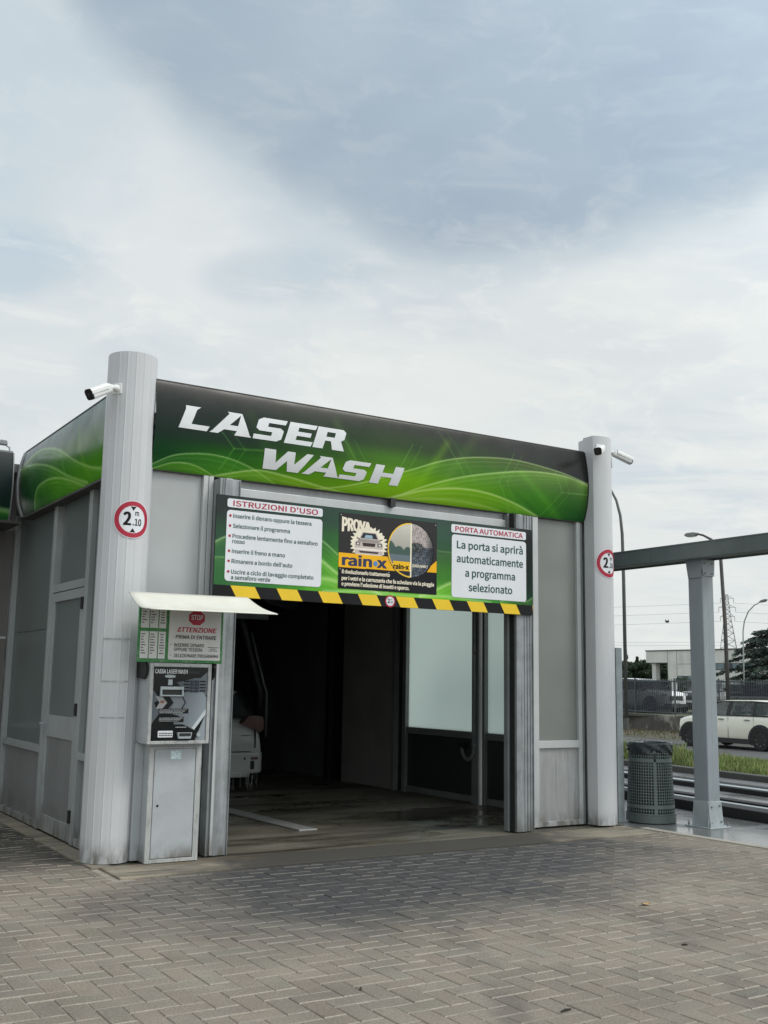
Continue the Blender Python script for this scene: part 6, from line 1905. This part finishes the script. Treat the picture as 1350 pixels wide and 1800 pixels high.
# pale modern building
wb_ = thing('office_building', 'pale two storey concrete building with strip windows beyond the fence', 'building', (130, 112, 0.3))
BX = 130.0
b = MB()
b.box(BX, BX + 22, 80, 121.2, 0.3, 7.20)
b.box(BX, BX + 22, 121.2, 125.9, 5.35, 7.20)
b.build('wall', M['render_wall'], wb_)
b = MB(); b.box(BX - .12, BX + 22, 79.9, 126.0, 7.20, 7.36)
b.build('roof', M['roof_edge'], wb_)
b = MB(); b.box(BX - .03, BX + 3, 121.25, 125.85, 5.27, 5.345)
b.build('soffit', M['roof_edge'], wb_)
for x in (BX + .4, BX + 16):
    b = MB(); b.box(x, x + 1.0, 124.2, 125.0, 0.3, 5.3)
    b.build('column', M['render_wall'], wb_)
b = MB()
for y in (121.2, 119.3, 115.8, 112.4, 105.0, 98.0, 91.0): b.box(BX - .012, BX + .02, y - .05, y + .05, 3.3 if 113 < y < 120 else .3, 7.2)
b.box(BX - .012, BX + .02, 115.8, 119.3, 5.05, 5.13)
b.build('panel_joint', mat('joint_grey', (0.33, 0.32, 0.30), 0.9), wb_)
def strip_window(y0, y1, z0, z1, n, dark):
    b = MB(); b.box(BX - .06, BX + .1, y0, y1, z0, z1)
    f = b.build('window', M['roof_edge'], wb_)
    for k in range(n):
        a, c_ = y0 + (y1 - y0) * k / n + .06, y0 + (y1 - y0) * (k + 1) / n - .06
        b = MB(); b.box(BX - .085, BX - .05, a, c_, z0 + .10, z1 - .1)
        b.build('pane', M['win_dark'] if k in dark else M['win_pale'], f)
strip_window(103.6, 113.0, 4.15, 5.22, 6, (3,))
strip_window(90.0, 99.5, 4.15, 5.22, 6, (1, 4))
strip_window(106.5, 113.0, 1.05, 2.15, 4, (0, 1, 2, 3))
b = MB(); b.box(BX - .06, BX + .1, 115.9, 119.25, .35, 3.25)
ent = b.build('entrance_window', M['roof_edge'], wb_)
for i in range(3):
    for j, (z0, z1) in enumerate(((.45, 2.45), (2.55, 3.15))):
        b = MB(); y = 115.98 + i * 1.08
        b.box(BX - .09, BX - .05, y, y + 1.02, z0, z1); b.build('pane', M['win_dark'] if j == 0 or i == 1 else M['win_pale'], ent)
for y in (105.0, 109.6):
    b = MB(); b.box(BX - .25, BX, y, y + .3, 5.42, 5.58); b.build('wall_lamp', M['plate'], wb_)

# low wall and hedge line in front of it
lw = MB(); lw.box(118, 118.4, 95, 118.5, 0.3, 1.0)
tag(lw.build('garden_wall', M['concrete_wall']), 'low grey garden wall in front of the pale office building', 'wall')

# lamp posts
def lamp(label, base_, pole, head_dir, r0, r1, m, group='street lamps along the road'):
    t = thing('street_lamp', label, 'street lamp', base_, group)
    b = MB(); n = len(pole)
    b.tube(pole, [r0 + (r1 - r0) * i / (n - 1) for i in range(n)], 10)
    b.build('pole', m, t, smooth=True)
    b = MB(); b.tube([base_, (base_[0], base_[1], base_[2] + .5)], [r0 * 1.5, r0 * 1.35], 10)
    b.build('base', m, t)
    e = Vector(pole[-1]); d = Vector(head_dir).normalized()
    b = MB(); s_ = Vector((1, 0, 0))
    pts = [e - d * .05, e + d * .12, e + d * .45, e + d * .62]
    b.add([p + s_ * w_ * q + Vector((0, 0, 1)) * h_ for p, w_, (h0, h1) in zip(pts, (.05, .13, .15, .06), ((-.03, .04), (-.07, .07), (-.08, .06), (-.04, .02))) for q, h_ in ((-1, h0), (1, h0), (1, h1), (-1, h1))],
          [(i * 4 + k, i * 4 + (k + 1) % 4, i * 4 + 4 + (k + 1) % 4, i * 4 + 4 + k) for i in range(3) for k in range(4)] + [(3, 2, 1, 0), (12, 13, 14, 15)])
    hd = b.build('lamp_head', mat('lamp_head_grey', (0.22, 0.23, 0.23), 0.5) if 'lamp_head_grey' not in bpy.data.materials else bpy.data.materials['lamp_head_grey'], t, bevel=.015)
    c_ = e + d * .28
    b = MB(); b.box(c_.x - .10, c_.x + .10, c_.y - .16, c_.y + .16, c_.z - .095, c_.z - .075)
    b.build('lamp_glass', M['lamp_clear'], hd)
    return t
lamp('tall dark street lamp whose curved arm passes behind the column by the litter bin', (32.0, 32.15, -.22),
     [(32, 32.15, -.22), (32, 32.16, 6.1), (32, 32.19, 7.9), (32, 32.28, 8.7), (32, 32.50, 9.4), (32, 32.85, 9.95), (32, 33.4, 10.3), (32, 34.2, 10.45)], (0, 1, .06), .078, .036, M['lamp_steel'])
lamp('dark rusty street lamp rising behind the cream car and steel beam', (32.4, 27.24, -.22),
     [(32.4, 27.24, -.22), (32.4, 27.28, 4.0), (32.4, 27.38, 6.4), (32.4, 27.50, 6.85), (32.4, 27.80, 7.25), (32.4, 28.2, 7.46), (32.4, 28.50, 7.55)], (0, 1, .02), .080, .036, M['lamp_rust'])
lamp('slender pale street lamp standing in front of the cedar', (60, 49.1, .3),
     [(60, 49.1, .3), (60, 49.05, 3.5), (60, 49.0, 5.4), (60, 48.86, 6.1), (60, 48.5, 6.75), (60, 48.0, 7.15), (60, 47.5, 7.36)], (0, -1, .25), .05, .035, M['galv'])

# foliage
def clumps(rng, centres, radii, n, size, flat=0.5):
    """leaf-sized faces spread through and over ellipsoids"""
    k = rng.integers(0, len(centres), n)
    d = rng.normal(size=(n, 3)); d /= np.linalg.norm(d, axis=1)[:, None]
    rr = rng.uniform(0.35, 1.0, n) ** 0.6
    P = centres[k] + d * rr[:, None] * radii[k]
    u = rng.normal(size=(n, 3)); u /= np.linalg.norm(u, axis=1)[:, None]
    v = np.cross(u, rng.normal(size=(n, 3))); v /= np.linalg.norm(v, axis=1)[:, None]
    s = size * rng.uniform(0.5, 1.4, n)[:, None]
    V = np.stack([P - u * s, P + v * s * flat, P + u * s, P - v * s * flat], 1)
    return V.reshape(-1, 3)
def leaf_mesh(name, V, ms, parent, mi=None):
    o_ = chain_loc(parent)
    n = len(V) // 4
    me = bpy.data.meshes.new(name)
    me.from_pydata((V - np.array(o_)).tolist(), [], (np.arange(n)[:, None] * 4 + np.arange(4)).tolist())
    for m in ms: me.materials.append(m)
    if mi is not None: me.polygons.foreach_set('material_index', mi.tolist())
    ob = bpy.data.objects.new(name, me); COL.objects.link(ob); ob.parent = parent
    return ob

# cedar
def cedar(label, bx, by, bz, h, rad, seed):
    t = thing('cedar_tree', label, 'tree', (bx, by, bz))
    rng = np.random.default_rng(seed)
    b = MB(); b.tube([(bx, by, bz), (bx + .05, by, bz + h * .5), (bx, by, bz + h * .96)], [.24, .14, .03], 8)
    V, mi = [], []
    for lv in range(15):
        f = lv / 14
        z0 = bz + h * (0.20 + 0.76 * f)
        L = rad * (1 - f) ** 0.75 * rng.uniform(.85, 1.1) + .35
        for q in range(9 if lv < 10 else 6):
            a = rng.uniform(0, 2 * np.pi); l = L * rng.uniform(.7, 1.12)
            rise = rng.uniform(.05, .28)
            pts = []
            for s in np.linspace(0, 1, 9):
                pts.append(np.array([bx + math.cos(a) * l * s, by + math.sin(a) * l * s, z0 + l * (rise * s - .30 * s ** 2.2)]))
            b.tube([tuple(p) for p in pts[:6]], [.05, .045, .04, .03, .022, .012], 5)
            n = int(85 * l)
            s = rng.uniform(.18, 1.0, n) ** .75
            base = np.stack([np.interp(s, np.linspace(0, 1, 9), [p[i] for p in pts]) for i in range(3)], 1)
            side = np.array([-math.sin(a), math.cos(a), 0])
            spread = (0.10 + .30 * np.sin(np.pi * np.clip(s, 0, 1)) ** .8) * l * .55
            off = rng.normal(0, .5, n) * spread
            P = base + side * off[:, None] + np.array([0, 0, 1]) * (rng.normal(0, .06, n) - .18 * np.abs(off))[:, None]
            dirv = np.array([math.cos(a), math.sin(a), -.35]) + side * (np.sign(off) * rng.uniform(.1, .9, n))[:, None] + rng.normal(0, .25, (n, 3))
            dirv /= np.linalg.norm(dirv, axis=1)[:, None]
            wv = np.cross(dirv, rng.normal(size=(n, 3))); wv /= np.linalg.norm(wv, axis=1)[:, None]
            ln = rng.uniform(.14, .36, n)[:, None]
            V.append(np.stack([P, P + dirv * ln * .5 + wv * .05, P + dirv * ln, P + dirv * ln * .5 - wv * .05], 1).reshape(-1, 3))
            mi.append((rng.random(n) < .22 + .25 * s).astype(int))
    b.build('trunk', M['bark'], t)
    leaf_mesh('crown', np.concatenate(V), [M['cedar'], M['cedar_light']], t, np.concatenate(mi))
cedar('dark blue green cedar with drooping branches beside the pale office building', 80, 61.2, .3, 8.4, 5.6, 12)

def bushy(label, bx, by, h, w_, seed, n=5200, size=.30, conic=False, group='trees far beyond the fence'):
    t = thing('conifer_tree' if conic else 'leafy_tree', label, 'tree', (bx, by, .3), group)
    rng = np.random.default_rng(seed)
    b = MB(); b.tube([(bx, by, .3), (bx, by, .3 + h * .6)], [.2, .08], 7)
    for k in range(5):
        a = rng.uniform(0, 6.28); b.tube([(bx, by, .3 + h * .3), (bx + math.cos(a) * w_ * .35, by + math.sin(a) * w_ * .35, .3 + h * rng.uniform(.5, .75))], [.08, .03], 5)
    b.build('trunk', M['bark'], t)
    m_ = 16
    if conic:
        f = rng.uniform(.08, 1, m_); a = rng.uniform(0, 6.28, m_)
        C_ = np.stack([bx + np.cos(a) * w_ * .25 * (1 - f), by + np.sin(a) * w_ * .25 * (1 - f), .3 + h * f * .95], 1)
        R_ = np.stack([w_ * .30 * (1.1 - f), w_ * .30 * (1.1 - f), h * .10 * (1.3 - f * .6)], 1)
    else:
        C_ = np.stack([bx + rng.uniform(-.42, .42, m_) * w_, by + rng.uniform(-.42, .42, m_) * w_, .3 + h * rng.uniform(.25, .86, m_)], 1)
        R_ = np.stack([w_ * rng.uniform(.14, .24, m_)] * 2 + [h * rng.uniform(.09, .15, m_)], 1)
    V = clumps(rng, C_, R_, n, size)
    leaf_mesh('crown', V, [M['leaf_dark'], M['leaf_mid']], t, (rng.random(n) < .3).astype(int))
bushy('tall dark conifer far behind the fence, directly beside the tall lamp', 150, 150.6, 8.2, 3.6, 21, 3600, .25, True)
bushy('lower dark conifer between the tall lamp and the pale office building', 150, 147.6, 7.2, 3.0, 22, 3000, .25, True)
for i, (x, y, h, w_, lb_) in enumerate(((152, 150.4, 6.2, 7, 'low dark leafy tree partly hidden by the galvanised upright'), (148, 147.0, 6.0, 7, 'low dark leafy tree below the two far conifers'),
                                        (150, 144.6, 6.3, 7, 'rounded leafy tree beside the free end of the office building'), (152, 143.2, 6.6, 8, 'leafy tree behind the thin column of the office building'),
                                        (154, 141.2, 6.4, 8, 'leafy tree seen through the open corner of the office building'))):
    bushy(lb_, x, y, h, w_, 31 + i)
bushy('small sparse shrub at the free end of the large dark net', 46, 41.2, 2.0, 1.4, 50, 700, .09, False, 'shrubs behind the fence')

# pylon
PX_, PY_ = 351.6, 294.7
py = thing('transmission_pylon', 'grey lattice power pylon far behind the pale office building', 'pylon', (PX_, PY_, 0.3))
lat = Vector((-.656, .755, 0)); dep = Vector((.755, .656, 0))
def half(z): return float(np.interp(z, [0, 12, 30, 39.3], [5.6, 3.9, 1.3, .42]))
def pp_(s, d, z): 
    h = half(z); return Vector((PX_, PY_, z)) + lat * (s * h) + dep * (d * h)
b = MB()
zs = [0.3, 5, 9.5, 13.5, 17.2, 20.5, 23.5, 26, 28.3, 30.3, 32.2, 34, 35.8, 37.6, 39.3]
for s, d in ((1, 1), (1, -1), (-1, 1), (-1, -1)):
    for i in range(len(zs) - 1): b.bar(pp_(s, d, zs[i]), pp_(s, d, zs[i + 1]), .16, .16, (1, 0, .1))
for i in range(len(zs) - 1):
    for (s0, d0), (s1, d1) in (((1, 1), (-1, 1)), ((-1, 1), (-1, -1)), ((-1, -1), (1, -1)), ((1, -1), (1, 1))):
        b.bar(pp_(s0, d0, zs[i]), pp_(s1, d1, zs[i + 1]), .10, .10, (1, 0, .1)); b.bar(pp_(s1, d1, zs[i]), pp_(s0, d0, zs[i + 1]), .10, .10, (1, 0, .1))
        b.bar(pp_(s0, d0, zs[i + 1]), pp_(s1, d1, zs[i + 1]), .09, .09, (0, 0, 1))
b.build('tower', M['pylon'], py)
tips = []
for z, l in ((37.7, 2.6), (34.0, 3.3), (30.2, 2.8)):
    b = MB()
    for s in (1, -1):
        tip = Vector((PX_, PY_, z)) + lat * (s * l)
        for d in (1, -1): b.bar(pp_(s, d, z + .1), tip, .12, .12, (0, 0, 1)); b.bar(pp_(s, d, z + 1.1), tip, .10, .10, (0, 0, 1))
        b.bar(tip, tip - Vector((0, 0, 1.9)), .14, .14, (1, 0, 0))
        tips.append((s, tip - Vector((0, 0, 1.9))))
    b.build('cross_arm', M['pylon'], py)
for s, p in tips:
    q = p + lat * (s * 320) + Vector((0, 0, -1.0 if s > 0 else -14.0))
    pts = [p.lerp(q, k / 24) - Vector((0, 0, 4 * (3.0 if s > 0 else 2.0) * (k / 24) * (1 - k / 24))) for k in range(25)]
    b = MB(); b.tube(pts, .05, 5)
    side = 'out over the tall lamp' if s > 0 else 'down behind the cedar'
    tag(b.build('power_line', M['wire']), 'thin power line strung from the lattice pylon %s' % side, 'power line', 'power lines strung from the pylon %s' % side)
for dz_, dl in ((0, 0), (-1.2, 3)):
    a = Vector((PX_, PY_, 22.2 + dz_)) + lat * 300 + dep * (40 + dl); c_ = Vector((PX_, PY_, 26.5 + dz_ * 1.2)) - lat * 300 + dep * (40 + dl)
    b = MB(); b.tube([a.lerp(c_, k / 24) - Vector((0, 0, 12 * (k / 24) * (1 - k / 24))) for k in range(25)], .045, 5)
    tag(b.build('power_line', M['wire']), 'thin low power line crossing behind the lattice pylon', 'power line', 'low power lines behind the pylon')

# bird
bd = thing('bird', 'small dark bird flying in the pale sky above the office building', 'bird', (38.0, 35.4, 4.6))
b = MB(); c_ = bd.location
b.tube([(c_.x, c_.y + .13, c_.z), (c_.x, c_.y + .08, c_.z + .01), (c_.x, c_.y, c_.z), (c_.x, c_.y - .08, c_.z), (c_.x, c_.y - .12, c_.z + .01)], [.01, .035, .05, .04, .02], 10)
b.build('body', M['bird'], bd, smooth=True)
for s in (1, -1):
    b = MB(); b.grid([[(c_.x + s * .04, c_.y + .04, c_.z), (c_.x + s * .04, c_.y - .04, c_.z)], [(c_.x + s * .08, c_.y + .05, c_.z + .07), (c_.x + s * .08, c_.y - .03, c_.z + .06)], [(c_.x + s * .11, c_.y + .0, c_.z + .11), (c_.x + s * .11, c_.y - .02, c_.z + .11)]])
    b.build('wing', M['bird'], bd)
bpy.data.curves.remove(_fc)
